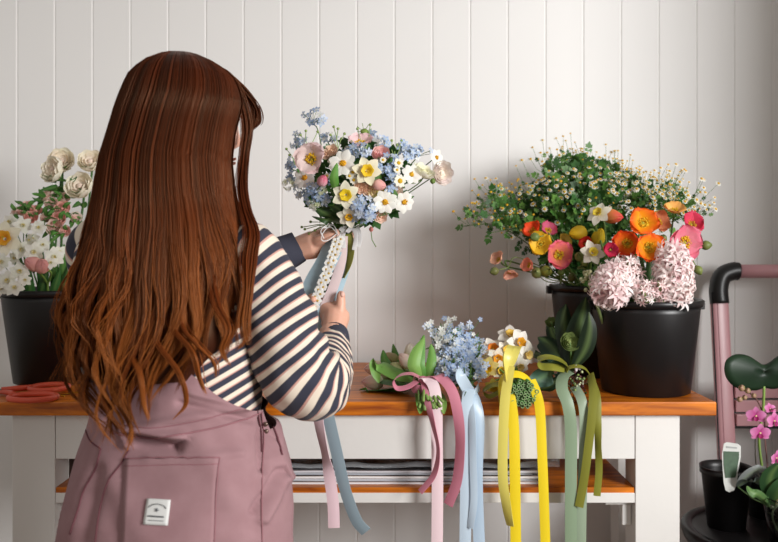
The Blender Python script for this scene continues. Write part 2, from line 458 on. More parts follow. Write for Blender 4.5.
# the wall on the right with the window the daylight comes through
WX = 1.46; wy0, wy1, wz0, wz1 = -.75, 1.47, .85, 2.35
mb = MB()
mb.box((WX, -1.2, 0), (WX + .1, WY, wz0)); mb.box((WX, -1.2, wz1), (WX + .1, WY, 2.6)); mb.box((WX, -1.2, wz0), (WX + .1, wy0, wz1)); mb.box((WX, wy1, wz0), (WX + .1, WY, wz1))
tag(mb.build('wall_right', MAT['wall'], smooth=False), 'white wall with the window', None, kind='structure')
mb = MB(); f = .045
mb.box((WX + .02, wy0, wz0), (WX + .07, wy0 + f, wz1)); mb.box((WX + .02, wy1 - f, wz0), (WX + .07, wy1, wz1)); mb.box((WX + .02, wy0, wz0), (WX + .07, wy1, wz0 + f)); mb.box((WX + .02, wy0, wz1 - f), (WX + .07, wy1, wz1))
tag(mb.build('window_1', MAT['white_paint'], smooth=False), 'white window frame', None, kind='structure')

# ================================================================ bench
BZ = .899
bench = thing('work_bench', (-.1, 2.1, 0), 'long white-painted work bench with an orange wooden top and an open lower shelf', 'bench')
mb = MB(); mb.box((-.954, 1.84, BZ - .032), (.754, 2.46, BZ)); mb.build('tabletop', MAT['wood'], bench, False, bevel=.003)
mb = MB(); mb.box((-.776, 1.862, .762), (.572, 1.884, BZ - .032)); mb.build('apron', MAT['white_paint'], bench, False, bevel=.0012)
mb = MB(); mb.box((-.80, 2.40, .80), (.66, 2.42, BZ - .032)); mb.build('back_rail', MAT['white_paint'], bench, False)
for (xa, xb, ya, yb) in ((.573, .676, 1.86, 1.94), (-.876, -.777, 1.86, 1.94), (.676, .74, 2.36, 2.44), (-.94, -.876, 2.36, 2.44)):
    mb = MB(); mb.box((xa, ya, 0), (xb, yb, BZ - .032)); mb.build('leg', MAT['white_paint'], bench, False, bevel=.0015)
mb = MB(); mb.box((-.776, 1.864, .683), (.572, 2.40, .695)); sh = mb.build('shelf', MAT['wood'], bench, False)
mb = MB(); mb.box((-.776, 1.861, .660), (.572, 1.88, .683)); mb.build('shelf_edging', MAT['white_paint'], sh, False, bevel=.0012)
mb = MB(); mb.box((-.776, 1.94, .695), (-.760, 2.38, BZ - .033)); mb.build('side_panel', solid('dark_stained_board', '3d2b25', .6, .3), bench, False)
for x in (.51, -.76):
    mb = MB()
    mb.box((x, 1.885, .648), (x + .062, 1.93, .660)); mb.box((x + .04, 1.885, .60), (x + .06, 1.90, .648))
    mb.build('shelf_bracket', MAT['white_paint'], bench, False, bevel=.001)
for x in (-.86, .63):
    mb = MB(); mb.box((x, 1.94, .30), (x + .03, 2.37, .36)); mb.build('side_rail', MAT['white_paint'], bench, False)

# wrapping sheets on the lower shelf
def sheet(x0, x1, y0, y1, z, th, col, crump=.0):
    mb = MB(); rows = []; rows2 = []
    nx, ny = 26, 7; sd = R.uniform(0, 99)
    for j in range(ny + 1):
        r1 = []; r2 = []
        for i in range(nx + 1):
            x = x0 + (x1 - x0) * i / nx; y = y0 + (y1 - y0) * j / ny
            n = noise.noise(Vector((x * 9 + sd, y * 14, sd))) * crump + noise.noise(Vector((x * 30 + sd, y * 44, sd))) * crump * .6
            ed = max(0., (i / nx - .9) * 10) * crump * R.uniform(0, 1.2)
            r1.append(Vector((x, y, z + n * .5))); r2.append(Vector((x, y, z + th + n + ed)))
        rows.append(r1); rows2.append(r2)
    ring = [a + b[::-1] for a, b in zip(rows, rows2)]
    mb.grid(ring, S(col), 0, True)
    for k, rr in ((0, 0), (1, len(ring) - 1)):
        b = len(mb.v) - len(ring) * len(ring[0]) + rr * len(ring[0]); n = len(ring[0])
        for i in range(nx):
            f = (b + i, b + i + 1, b + n - 2 - i, b + n - 1 - i)
            mb.f.append(f if k == 0 else f[::-1]); mb.m.append(0)
    return mb
MAT['paper'] = colmat('tissue_paper', .6, .3, .1)
m, nt, b = newmat('clear_film'); MAT['film'] = m
b.inputs['Base Color'].default_value = (*S('d6d8dc'), 1); b.inputs['Roughness'].default_value = .12; b.inputs['Transmission Weight'].default_value = .72; b.inputs['IOR'].default_value = 1.25
z = .6953
for k, (xa, xb, th, c, lab) in enumerate([(-.56, .365, .006, 'e6e4e6', 'white tissue paper pad lying directly on the shelf boards, lowest of its stack'),
        (-.55, .350, .006, 'cfd1d8', 'grey-blue tissue paper pad second from the bottom of the shelf stack'),
        (-.57, .372, .006, 'efedec', 'white tissue paper pad third from the bottom of the shelf stack'),
        (-.54, .340, .005, 'bcbec6', 'mid-grey tissue paper pad just under the topmost white pad on the shelf'),
        (-.56, .356, .005, 'd9d8dd', 'pale grey topmost tissue paper pad under the clear film on the shelf')]):
    o = sheet(xa, xb, 1.885 + R.uniform(0, .008), 2.25, z, th, c, .0012).build('tissue_paper_pad', MAT['paper'], origin=(0, 2.0, z))
    tag(o, lab, 'paper', 'wrapping paper stacked on the bench shelf'); z += th + .0012
o = sheet(-.5, .405, 1.90, 2.24, z + .0025, .012, 'dddddd', .012).build('plastic_film', MAT['film'], origin=(0, 2.0, z))
tag(o, 'crumpled clear plastic wrapping film on top of the paper stack on the bench shelf', 'plastic wrap')
# ================================================================ the florist
person = thing('person', (-.38, 1.42, 0), 'person with long auburn hair, striped top and mauve overalls, seen from behind holding a bouquet', 'person')
ROT = math.radians(-15.7)
def section(cx, cy, z, rx, ry, n=48, e=2.4, rot=ROT, zfun=None):
    row = []
    for k in range(n):
        a = 2 * PI * k / n; c, s = math.cos(a), math.sin(a)
        x = rx * math.copysign(abs(c) ** (2 / e), c); y = ry * math.copysign(abs(s) ** (2 / e), s)
        row.append(Vector((cx + x * math.cos(rot) - y * math.sin(rot), cy + x * math.sin(rot) + y * math.cos(rot), z)))
    return row
def remesh(mb, name, voxel, smooth_it=4):
    ob = mb.build(name, MAT['plain'])
    m = ob.modifiers.new('r', 'REMESH'); m.mode = 'VOXEL'; m.voxel_size = voxel
    s = ob.modifiers.new('s', 'SMOOTH'); s.factor = .5; s.iterations = smooth_it
    dg = bpy.context.evaluated_depsgraph_get(); dg.update()
    ev = ob.evaluated_get(dg); me = ev.to_mesh()
    vs = [v.co.copy() for v in me.vertices]; fs = [tuple(p.vertices) for p in me.polygons]
    ev.to_mesh_clear(); bpy.data.objects.remove(ob)
    return vs, fs
# --- skin
m, nt, b = newmat('skin'); MAT['skin'] = m
b.inputs['Base Color'].default_value = (*S('d9a084'), 1); b.inputs['Roughness'].default_value = .48
b.inputs['Subsurface Weight'].default_value = .12; b.inputs['Subsurface Radius'].default_value = (.01, .004, .002); b.inputs['Subsurface Scale'].default_value = .6
tc = nt.nodes.new('ShaderNodeTexCoord'); nz = nt.nodes.new('ShaderNodeTexNoise'); nz.inputs['Scale'].default_value = 45; mx = nt.nodes.new('ShaderNodeMix'); mx.data_type = 'RGBA'
mx.inputs['A'].default_value = (*S('dba088'), 1); mx.inputs['B'].default_value = (*S('e8b7a0'), 1)
nt.links.new(tc.outputs['Object'], nz.inputs['Vector']); nt.links.new(nz.outputs['Fac'], mx.inputs['Factor']); nt.links.new(mx.outputs['Result'], b.inputs['Base Color'])

HC = P(188, 120, 1.44)                       # centre of the skull
FD = Vector((.72, .68, -.10)).normalized()   # where she looks
FS = FD.cross(Vector((0, 0, 1))).normalized()   # her right
FU = FS.cross(FD).normalized()
HM = Matrix((FS, FD, FU)).transposed()
def head_point(th, ph):
    """th from the crown, ph around the vertical: 90 deg = face"""
    x = math.sin(th) * math.cos(ph); y = math.sin(th) * math.sin(ph); z = math.cos(th)
    p = Vector((x * .074, y * .094, z * .112))
    if z < -.15:                              # jaw and chin
        k = min(1, (-z - .15) / .85); p.x *= 1 - .32 * k
        if y > 0: p.y += .012 * k * y
        else: p.y *= 1 - .45 * k
    if y > 0:
        p.y += .006 * math.exp(-((p.z - .028) / .012) ** 2) * math.exp(-(p.x / .045) ** 2)        # brow
        p.y += (.022 * math.exp(-((p.z + .022) / .014) ** 2) + .012 * math.exp(-((p.z - .002) / .022) ** 2)) * math.exp(-(p.x / .010) ** 2)   # nose
        p.y -= .007 * math.exp(-((p.z - .008) / .011) ** 2) * math.exp(-((abs(p.x) - .031) / .014) ** 2)   # eye sockets
        p.y += .006 * math.exp(-((p.z + .058) / .009) ** 2) * math.exp(-(p.x / .020) ** 2)        # lips
        p.y += .008 * math.exp(-((p.z + .098) / .016) ** 2) * math.exp(-(p.x / .02) ** 2)         # chin
    return p
mb = MB()
rows = []
for i in range(41):
    th = PI * i / 40
    rows.append([HC + HM @ head_point(max(.001, min(PI - .001, th)), 2 * PI * k / 64) for k in range(64)])
mb.grid(rows, (.8,) * 3, 0, True)
for sgn in (-1, 1):
    mb.ball(HC + HM @ Vector((sgn * .076, -.008, -.008)), .03, M=HM, sc=(.28, .6, 1), nu=12, nv=8)
neck = P(168, 215, 1.465)
mb.tube([HC + Vector((-.005, -.005, -.05)), HC + Vector((-.012, .01, -.11)), neck, neck + Vector((0, .01, -.06))], [.05, .052, .056, .075], n=20)
# trunk, arms, legs
trunk = [(1.30, -.402, 1.475, .07, .06), (1.27, -.405, 1.475, .15, .075), (1.22, -.408, 1.47, .165, .085), (1.1, -.40, 1.455, .145, .09), (.98, -.395, 1.44, .13, .088), (.86, -.385, 1.43, .165, .105), (.76, -.38, 1.42, .17, .11), (.69, -.38, 1.42, .13, .09)]
mb.grid([section(c[1], c[2], c[0], c[3], c[4], 32) for c in trunk], (.8,) * 3, 0, True)
SHR = P(252, 250, 1.43); ELR = P(312, 384, 1.42); WRR = P(333, 334, 1.625)
SHL = P(97, 244, 1.52); ELL = P(178, 318, 1.70); WRL = P(293, 250, 1.73)
ARM = ([P(240, 250, 1.445), P(254, 264, 1.43), P(273, 305, 1.42), P(288, 348, 1.415), P(304, 380, 1.425), P(319, 383, 1.475), P(328, 364, 1.54)],
       [P(120, 244, 1.50), P(103, 252, 1.515), P(110, 280, 1.56), P(145, 308, 1.65), P(190, 318, 1.705), P(240, 285, 1.715), P(276, 257, 1.725)])
HIP = [Vector((-.47, 1.44, .74)), Vector((-.29, 1.40, .74))]
ANK = [Vector((-.47, 1.42, .06)), Vector((-.28, 1.38, .06))]
for sh, el, wr in ((SHR, ELR, WRR), (SHL, ELL, WRL)):
    mb.tube([Vector(a) for a in crom([tuple(p) for p in ARM[0 if sh is SHR else 1]] + [tuple(wr)], 4)], .030, n=16); mb.tube([(el * .2 + wr * .8), wr], [.027, .023], n=16)
for h, a in zip(HIP, ANK):
    mb.tube([h, (h + a) / 2 + Vector((0, .02, .0)), a], [.08, .056, .036], n=16)
    mb.tube([a + Vector((0, -.03, -.02)), a + Vector((.02, .06, -.03)), a + Vector((.04, .14, -.04))], [.035, .034, .02], n=12)
# hands: palm and five fingers, rooted in the palm
def digit(pts, r0, r1):
    q = [Vector(a) for a in crom([tuple(p) for p in pts], 5)]
    mb.tube(q, [r0 + (r1 - r0) * i / (len(q) - 1) for i in range(len(q))], n=10)
    mb.ball(q[-1], r1 * 1.02, nu=10, nv=7)
NAILS = []
def hand_right():
    w = WRR
    # palm lies behind the ribbons, heel at the wrist, knuckles to the upper left
    a = P(336, 318, 1.665); k1 = P(334, 304, 1.69); k4 = P(320, 316, 1.70)
    mb.tube([w + (w - a) * .25, w, a, (k1 + k4) / 2], [.023, .024, .030, .028], n=14)
    mb.tube([a, k1], [.024, .014], n=12); mb.tube([a, k4], [.024, .012], n=12)
    for t, l, up in ((0, 1.0, 12), (.34, 1.08, 8), (.67, 1.0, 4), (1, .82, 0)):
        k = k1.lerp(k4, t)
        p1 = k + Vector((-.026, .002, .012)) * l; p2 = p1 + Vector((-.020, -.022, .004)) * l; p3 = p2 + Vector((.006, -.020, -.004)) * l
        digit([a.lerp(k, .7), k, p1, p2, p3], .0098, .0074)
    t0 = P(339, 318, 1.655); t1 = P(340.5, 306, 1.655); t2 = P(341, 295, 1.657)
    digit([a, t0, t1, t2], .0155, .0092)
    NAILS.append((t2 + Vector((.004, -.0082, .002)), Vector((.25, -1, .2)), .0058))
def hand_left():
    w = WRL
    a = P(312, 245, 1.725); k1 = P(327, 232, 1.722); k4 = P(324, 251, 1.735)
    mb.tube([w + (w - a) * .3, w, a, (k1 + k4) / 2], [.024, .025, .031, .026], n=14)
    mb.tube([a, k1], [.026, .014], n=12); mb.tube([a, k4], [.024, .012], n=12)
    for t, l in ((0, 1.0), (.34, 1.06), (.67, 1.0), (1, .82)):
        k = k1.lerp(k4, t)
        p1 = k + Vector((.024, .014, .004)) * l; p2 = p1 + Vector((.020, .002, 0)) * l; p3 = p2 + Vector((.010, -.016, -.003)) * l
        digit([a.lerp(k, .7), k, p1, p2, p3], .0098, .0075)
    t0 = P(318, 241, 1.70); t1 = P(328, 236, 1.688); t2 = P(336, 233, 1.688)
    digit([a, t0, t1, t2], .0145, .0088)
    NAILS.append((t2 + Vector((.002, -.0078, .003)), Vector((.1, -1, .3)), .0056))
hand_right(); hand_left()
vs, fs = remesh(mb, 'tmp', .0030, 3)
mb = MB(); mb.add(vs, fs, S('d9a084'))
body = mb.build('body', MAT['skin'], person)
mb = MB()
for c, d, r in NAILS: mb.ball(c, r, S('e3b3a4'), frame(Vector((0, 0, 0)), d).to_3x3(), 10, 6, sc=(.75, 1.1, .28))
mb.build('fingernails', MAT['plain'], body)
for sgn in (-1, 1):
    e = MB(); c = HC + HM @ Vector((sgn * .030, .0705, .008)); e.ball(c, .0118, S('eeeae4'), nu=14, nv=10)
    eo = e.build('eye', MAT['plain'], person)
    e = MB(); e.ball(c + FD * .0085, .0058, S('3f2d1e'), HM, 12, 8, sc=(1, .75, 1)); e.build('iris', MAT['plain'], eo)
    e = MB(); e.tube([c + HM @ Vector((x, .016 - abs(x) * .25, .019 - abs(x) * .2)) for x in (-.018, -.008, .004, .016)], [.001, .0026, .0026, .001], S('55301c'), 6); e.build('eyebrow', MAT['plain'], person)
e = MB()
for zz in (-.0545, -.0625):
    e.tube([HC + HM @ Vector((x, .1005 - abs(x) ** 2 * 20, zz)) for x in (-.021, -.01, 0, .01, .021)], [.0008, .0025, .003, .0025, .0008], S('d8a191'), 8)
e.build('lips', MAT['plain'], person)

# --- striped knitted top: bands follow each tube of cloth
m, nt, b = newmat('striped_jersey'); MAT['jersey'] = m
a = nt.nodes.new('ShaderNodeAttribute'); a.attribute_name = 'band'
fr = nt.nodes.new('ShaderNodeMath'); fr.operation = 'FRACT'; cr = nt.nodes.new('ShaderNodeValToRGB'); cr.color_ramp.interpolation = 'LINEAR'
nv, crm, pk = S('3b3c49'), S('e6d8c6'), S('c99a8e')
el = cr.color_ramp.elements
while len(el) > 1: el.remove(el[0])
el[0].position = 0.; el[0].color = (*nv, 1)
for p_, c_ in ((.47, nv), (.50, pk), (.585, pk), (.61, crm), (.96, crm), (1.0, nv)):
    n_ = el.new(p_); n_.color = (*c_, 1)
nt.links.new(a.outputs['Fac'], fr.inputs[0]); nt.links.new(fr.outputs[0], cr.inputs['Fac']); nt.links.new(cr.outputs['Color'], b.inputs['Base Color'])
b.inputs['Roughness'].default_value = .85; b.inputs['Sheen Weight'].default_value = .08; b.inputs['Specular IOR Level'].default_value = .15
tc = nt.nodes.new('ShaderNodeTexCoord'); nz = nt.nodes.new('ShaderNodeTexNoise'); nz.inputs['Scale'].default_value = 700; bp = nt.nodes.new('ShaderNodeBump'); bp.inputs['Strength'].default_value = .25; bp.inputs['Distance'].default_value = .001
nt.links.new(tc.outputs['Object'], nz.inputs['Vector']); nt.links.new(nz.outputs['Fac'], bp.inputs['Height']); nt.links.new(bp.outputs['Normal'], b.inputs['Normal'])
PITCH = .0208
def sleeve(mb, pts, radii, phase=0., wr=.0, n=44, sub=14, lump=(), tilt=Vector((0, 0, 0))):
    q = crom([tuple(p) + (r,) for p, r in zip(pts, radii)], sub)
    rows = []; att = []; L = 0; up = None; prev = None
    NQ = len(q)
    for i, a in enumerate(q):
        p = Vector(a[:3]); r = a[3]
        t = (Vector(q[min(i + 1, NQ - 1)][:3]) - Vector(q[max(i - 1, 0)][:3])).normalized()
        if prev is not None: L += (p - prev).length
        prev = p
        if up is None: up = Vector((0, -1, .2))
        u = up - t * up.dot(t); u.normalize(); w = t.cross(u); up = u
        row = []
        for k in range(n):
            an = 2 * PI * k / n
            d = u * math.cos(an) + w * math.sin(an)
            f = 1 + wr * (noise.noise(p * 16 + d * 1.2) * .9 + noise.noise(p * 38 + d * 2.5) * .45)
            for (cc, amp, wd) in lump:
                f += 1.9 * amp * math.exp(-((L - cc) / wd) ** 2) * (.55 + .45 * math.cos(an + cc * 9 + .6)) * (.8 + .5 * noise.noise(p * 20 + d))
            row.append(p + d * r * f); att.append(phase + (L + (d * r).dot(tilt)) / PITCH)
        rows.append(row)
    return rows, att, L
shirt = MB()
tk = [(1.335, -.400, 1.468, .062, .06), (1.325, -.402, 1.472, .085, .07), (1.30, -.405, 1.475, .135, .082), (1.27, -.408, 1.475, .172, .093), (1.22, -.408, 1.47, .182, .102), (1.15, -.405, 1.46, .172, .107), (1.08, -.392, 1.452, .161, .107), (.98, -.381, 1.44, .153, .104), (.90, -.39, 1.44, .15, .104)]
rows = []; att = []
for i, c in enumerate(crom([(c[0], c[1], c[2], c[3], c[4]) for c in tk], 6)):
    row = section(c[1], c[2], c[0], c[3], c[4], 56)
    row = [p + (p - Vector((c[1], c[2], p.z))).normalized() * noise.noise(p * 18) * .006 for p in row]
    rows.append(row); att += [c[0] / PITCH * 1.0 + -(p.x + .4) * .55 / PITCH for p in row]
shirt.grid(rows, (.5,) * 3, 0, True, att)
# right sleeve, bent hard at the elbow
rp = [P(236, 246, 1.445), P(254, 262, 1.43), P(273, 305, 1.42), P(288, 348, 1.415), P(304, 380, 1.425), P(319, 383, 1.475), P(328, 364, 1.54), P(334, 341, 1.60)]
rr = [.052, .060, .064, .068, .070, .060, .050, .031]
rows, att, L = sleeve(shirt, rp, rr, .1, .12, n=72, sub=22, tilt=Vector((.30, 0, 0)), lump=[(.13, -.03, .014), (.165, .05, .013), (.20, -.06, .011), (.225, .07, .010), (.25, -.07, .010), (.272, .08, .009), (.295, -.08, .009), (.32, .08, .010), (.345, -.07, .010), (.37, .07, .01)])
shirt.grid(rows, (.5,) * 3, 0, True, att)
lp = [P(118, 240, 1.50), P(101, 250, 1.515), P(110, 280, 1.56), P(145, 308, 1.65), P(190, 318, 1.705), P(240, 285, 1.715), P(276, 257, 1.725)]
lr = [.05, .062, .062, .058, .056, .050, .037]
rows, att, L2 = sleeve(shirt, lp, lr, .3, .05)
shirt.grid(rows, (.5,) * 3, 0, True, att)
sh = shirt.build('striped_top', MAT['jersey'], person)
MAT['cuff'] = solid('charcoal_ribbing', '41424e', .85, .15, bump=.3, bscale=500)
for (pts, rad) in (([P(333, 347, 1.585), P(334, 341, 1.605), P(334.5, 334, 1.628)], [.031, .0318, .0285]), ([P(273, 259, 1.723), P(281, 255, 1.726), P(290, 251, 1.729), P(299, 246.5, 1.732)], [.038, .0395, .0375, .0345])):
    c = MB(); q = crom([tuple(p) + (r,) for p, r in zip(pts, rad)], 8)
    c.tube([a[:3] for a in q], [a[3] for a in q], n=32, caps=False)
    cu = c.build('cuff', MAT['cuff'], sh); s = cu.modifiers.new('s', 'SOLIDIFY'); s.thickness = .004

# --- mauve overalls
MAT['denim'] = None
m, nt, b = newmat('mauve_cotton_drill'); MAT['denim'] = m
tc = nt.nodes.new('ShaderNodeTexCoord'); nz = nt.nodes.new('ShaderNodeTexNoise'); nz.inputs['Scale'].default_value = 26; nz.inputs['Detail'].default_value = 8
mx = nt.nodes.new('ShaderNodeMix'); mx.data_type = 'RGBA'; mx.inputs['A'].default_value = (*S('916d71'), 1); mx.inputs['B'].default_value = (*S('a88589'), 1)
wv = nt.nodes.new('ShaderNodeTexWave'); wv.inputs['Scale'].default_value = 420; wv.bands_direction = 'DIAGONAL'
bp = nt.nodes.new('ShaderNodeBump'); bp.inputs['Strength'].default_value = .22; bp.inputs['Distance'].default_value = .001
nt.links.new(tc.outputs['Object'], nz.inputs['Vector']); nt.links.new(nz.outputs['Fac'], mx.inputs['Factor']); nt.links.new(mx.outputs['Result'], b.inputs['Base Color'])
nt.links.new(tc.outputs['Object'], wv.inputs['Vector']); nt.links.new(wv.outputs['Fac'], bp.inputs['Height']); nt.links.new(bp.outputs['Normal'], b.inputs['Normal'])
b.inputs['Roughness'].default_value = .88; b.inputs['Sheen Weight'].default_value = .06; b.inputs['Specular IOR Level'].default_value = .12
# ridges and creases of the cloth: (from, to, height, width) where the photo shows them
YB = 1.29
def w2(px, py): p = P(px, py, YB); return Vector((p.x, p.z))
FOLDS = [((132, 437), (176, 449), -.010, .008), ((128, 428), (184, 436), .011, .009), ((176, 449), (187, 437), -.008, .006), ((120, 430), (255, 405), .006, .006), ((100, 420), (130, 444), .008, .007),
         ((96, 400), (120, 440), -.007, .008), ((188, 392), (262, 412), .006, .006), ((180, 404), (250, 420), -.006, .006), ((215, 372), (262, 402), .007, .008), ((205, 380), (250, 408), -.005, .006),
         ((262, 410), (266, 470), -.010, .006), ((272, 420), (285, 475), .009, .008), ((264, 520), (284, 480), .007, .007), ((256, 512), (280, 470), -.007, .006), ((262, 440), (255, 530), -.004, .012), ((100, 470), (82, 540), -.006, .012),
         ((110, 470), (130, 520), .004, .02), ((200, 440), (230, 500), .004, .02), ((150, 458), (240, 452), .004, .007)]
FOLDS = [(w2(*a), w2(*b_), h * 1.5, w) for a, b_, h, w in FOLDS]
def fold(p):
    s_ = 0; q = Vector((p.x * YB / p.y, CAMZ + (p.z - CAMZ) * YB / p.y))
    for a, b_, h, w in FOLDS:
        ab = b_ - a; t = max(0, min(1, (q - a).dot(ab) / ab.length_squared)); d = (q - (a + ab * t)).length
        s_ += h * math.exp(-(d / w) ** 2)
    return s_ + noise.noise(p * 9) * .005 + noise.noise(p * 22) * .0025
ov = MB()
prof = [(1.08, -.395, 1.45, .160, .112), (1.0, -.387, 1.435, .150, .112), (.955, -.374, 1.428, .160, .113), (.925, -.370, 1.424, .176, .118), (.90, -.368, 1.42, .187, .124), (.86, -.369, 1.415, .198, .130), (.80, -.371, 1.41, .207, .137), (.74, -.375, 1.41, .213, .140), (.68, -.377, 1.412, .213, .135)]
pz = sorted([(c[0], c[1], c[2], c[3], c[4]) for c in prof])
NN = 180; NR = 170
rows = [[None] * NN for _ in range(NR)]
for k in range(NN):
    a = 2 * PI * k / NN
    side_ = abs(math.cos(a))
    ztop = 1.09 - .115 * side_ ** 1.6
    if math.sin(a) > 0: ztop = 1.10 - .16 * max(0, (side_ - .5) * 2) ** 1
    for i in range(NR):
        z = ztop + (.66 - ztop) * i / (NR - 1)
        cx, cy, rx, ry = lerp_tab(pz, z)
        c, s_ = math.cos(a), math.sin(a); e = 2.35
        x = rx * math.copysign(abs(c) ** (2 / e), c); y = ry * math.copysign(abs(s_) ** (2 / e), s_)
        if s_ < 0 and z < .88: y *= 1 + .10 * math.exp(-((z - .775) / .07) ** 2) * (abs(s_) ** .5) * (1 - .25 * math.exp(-(x / .02) ** 2))   # seat
        p = Vector((cx + x * math.cos(ROT) - y * math.sin(ROT), cy + x * math.sin(ROT) + y * math.cos(ROT), z))
        o = Vector((p.x - cx, p.y - cy, 0)).normalized()
        rows[i][k] = p + o * fold(p)
ov.grid(rows, (.5,) * 3, 0, True)
torso_rows = rows
for sgn, h, a in ((-1, HIP[0], ANK[0]), (1, HIP[1], ANK[1])):
    lr_ = []
    for z, f in ((.70, .112), (.66, .118), (.55, .112), (.40, .102), (.25, .098), (.14, .095), (.10, .094)):
        t = (h.z - z) / (h.z - a.z); c = h.lerp(a, min(1, max(0, t)))
        lr_.append(section(c.x - sgn * .004, c.y, z, f, f * 1.02, 40, 2.1))
    lr_ = [[p + Vector((p.x - h.x, p.y - h.y, 0)).normalized() * noise.noise(p * 12) * .008 for p in r] for r in lr_]
    ov.grid(lr_, (.5,) * 3, 0, True)
overalls = ov.build('overalls', MAT['denim'], person)
# patches and seams sewn on the cloth
def bvh_of(mbx): return BVHTree.FromPolygons([tuple(v) for v in mbx.v], mbx.f)
OB = bvh_of(ov)
def on_cloth(px, py, lift=.002):
    o = Vector((0, 0, CAMZ)); d = (P(px, py, 1.) - o).normalized()
    h, n, i, dist = OB.ray_cast(o, d)
    if h is None: return None
    if n.dot(d) > 0: n = -n
    return h + n * lift
def patch(name, corners, mat, parent, lift=.0025, n=18, edge=.0):
    """quad of cloth sewn on: corners tl, tr, br, bl"""
    mb = MB(); rows = []
    for i in range(n + 1):
        t = i / n; row = []
        for j in range(n + 1):
            u = j / n
            x = (corners[0][0] * (1 - u) + corners[1][0] * u) * (1 - t) + (corners[3][0] * (1 - u) + corners[2][0] * u) * t
            y = (corners[0][1] * (1 - u) + corners[1][1] * u) * (1 - t) + (corners[3][1] * (1 - u) + corners[2][1] * u) * t
            row.append(on_cloth(x, y, lift))
        rows.append(row)
    mb.grid(rows, (.8,) * 3); o = mb.build(name, mat, parent)
    s = o.modifiers.new('s', 'SOLIDIFY'); s.thickness = .003; s.offset = 0
    return o
def seam(px, mat, r=.0013, name='seam', parent=None, lift=.0008, n=8):
    q = crom(px, n); mb = MB(); pts = [c for c in (on_cloth(a[0], a[1], lift) for a in q) if c is not None]
    if len(pts) < 2: print('no cloth under', px); return None
    mb.tube(pts, r, (.3,) * 3, 6)
    return mb.build(name, mat, parent or overalls)
MAT['seam'] = solid('dark_seam', '6a4248', .9, .1)
MAT['stitch'] = solid('seam_fold', '96696f', .9, .1)
pk_ = patch('back_pocket', [(126, 459), (219, 457), (214, 548), (122, 548)], MAT['denim'], overalls, .003)
seam([(126, 459), (172, 457.5), (219, 457)], MAT['stitch'], .0012, 'pocket_hem', pk_, .0045)
seam([(125.5, 466), (172, 465), (218, 464.5)], MAT['stitch'], .0008, 'pocket_hem', pk_, .0045)
seam([(219, 457), (216, 500), (214, 546)], MAT['stitch'], .0010, 'pocket_hem', pk_, .0045)
lb = patch('label_patch', [(149.5, 499), (172, 500), (169, 525.5), (145, 524.5)], solid('label_cloth', 'dcdcda', .7, .2), pk_, .0062, 8)
MAT['ink'] = solid('label_ink', '6d6f74', .8, .1)
mk = MB()
def lab(u, v):
    c = [(149.5, 499), (172, 500), (169, 525.5), (145, 524.5)]
    x = (c[0][0] * (1 - u) + c[1][0] * u) * (1 - v) + (c[3][0] * (1 - u) + c[2][0] * u) * v
    y = (c[0][1] * (1 - u) + c[1][1] * u) * (1 - v) + (c[3][1] * (1 - u) + c[2][1] * u) * v
    return on_cloth(x, y, .0085)
def dash(pts, r): mk.tube([lab(*p) for p in pts], r, (.2,) * 3, 5)
for k in range(11):                                # an arched line of worn lettering
    a = PI * (.12 + .76 * k / 10); u = .5 - .38 * math.cos(a); v = .40 - .20 * math.sin(a)
    dash([(u - .012, v + .03), (u + .006, v - .025), (u + .02, v + .02)], .00042)
for k in range(5):                                 # small crest
    a = 2 * PI * k / 5; dash([(.5, .42), (.5 + .085 * math.cos(a), .42 + .07 * math.sin(a))], .0007)
for k in range(13): dash([(.16 + .052 * k, .69), (.175 + .052 * k, .64), (.19 + .052 * k, .69)], .0006)
for k in range(15): dash([(.2 + .043 * k, .84), (.215 + .043 * k, .81)], .00038)
mk.build('label_print', MAT['ink'], pk_)
seam([(84, 424), (90, 440), (101, 449)], MAT['seam'], .0013)
seam([(101, 449), (95, 470), (84, 490), (78, 510), (70, 534)], MAT['seam'], .0014)
seam([(129, 450), (121, 464), (108, 482), (100, 510), (95, 545)], MAT['seam'], .0013)
seam([(110, 432), (150, 438), (200, 431), (240, 421), (262, 412)], MAT['stitch'], .0014)
seam([(104, 422), (150, 428), (200, 420), (240, 409), (258, 402)], MAT['stitch'], .0009)
seam([(262, 412), (264, 440), (262, 480), (262, 545)], MAT['stitch'], .0011)
seam([(272, 424), (278, 440), (282, 455)], MAT['seam'], .0018)
seam([(257, 408), (261, 430), (262, 452)], MAT['seam'], .0012)
bt = MB()
for y in (424, 432): bt.ball(on_cloth(266, y, .002), .0042, S('7a6a62'), sc=(1, .6, 1))
bt.build('side_button', solid('brass_button', '6d5a50', .35, .5, .6), overalls)
# shoulder straps crossing under the hair, kept on the top's back
SB = bvh_of(shirt)
def on_shirt(px, py):
    o = Vector((0, 0, CAMZ)); d = (P(px, py, 1.) - o).normalized(); h = SB.ray_cast(o, d)[0]
    return (h if h is not None else P(px, py, 1.42)) - d * .004
for pts in ([(170, 350), (140, 300), (122, 262), (116, 240)], [(176, 350), (196, 300), (208, 262), (214, 240)]):
    st = MB(); ribbon(st, [on_shirt(*p) for p in pts], .035, thick=.002); st.build('strap', MAT['denim'], overalls)
# shoes
for a in ANK:
    s_ = MB(); s_.tube([a + Vector((-.005, -.06, -.025)), a + Vector((0, -.02, -.012)), a + Vector((.02, .06, -.022)), a + Vector((.045, .15, -.035))], [.03, .046, .044, .025], (.05,) * 3, 16)
    s_.build('shoe', MAT['black'], person)

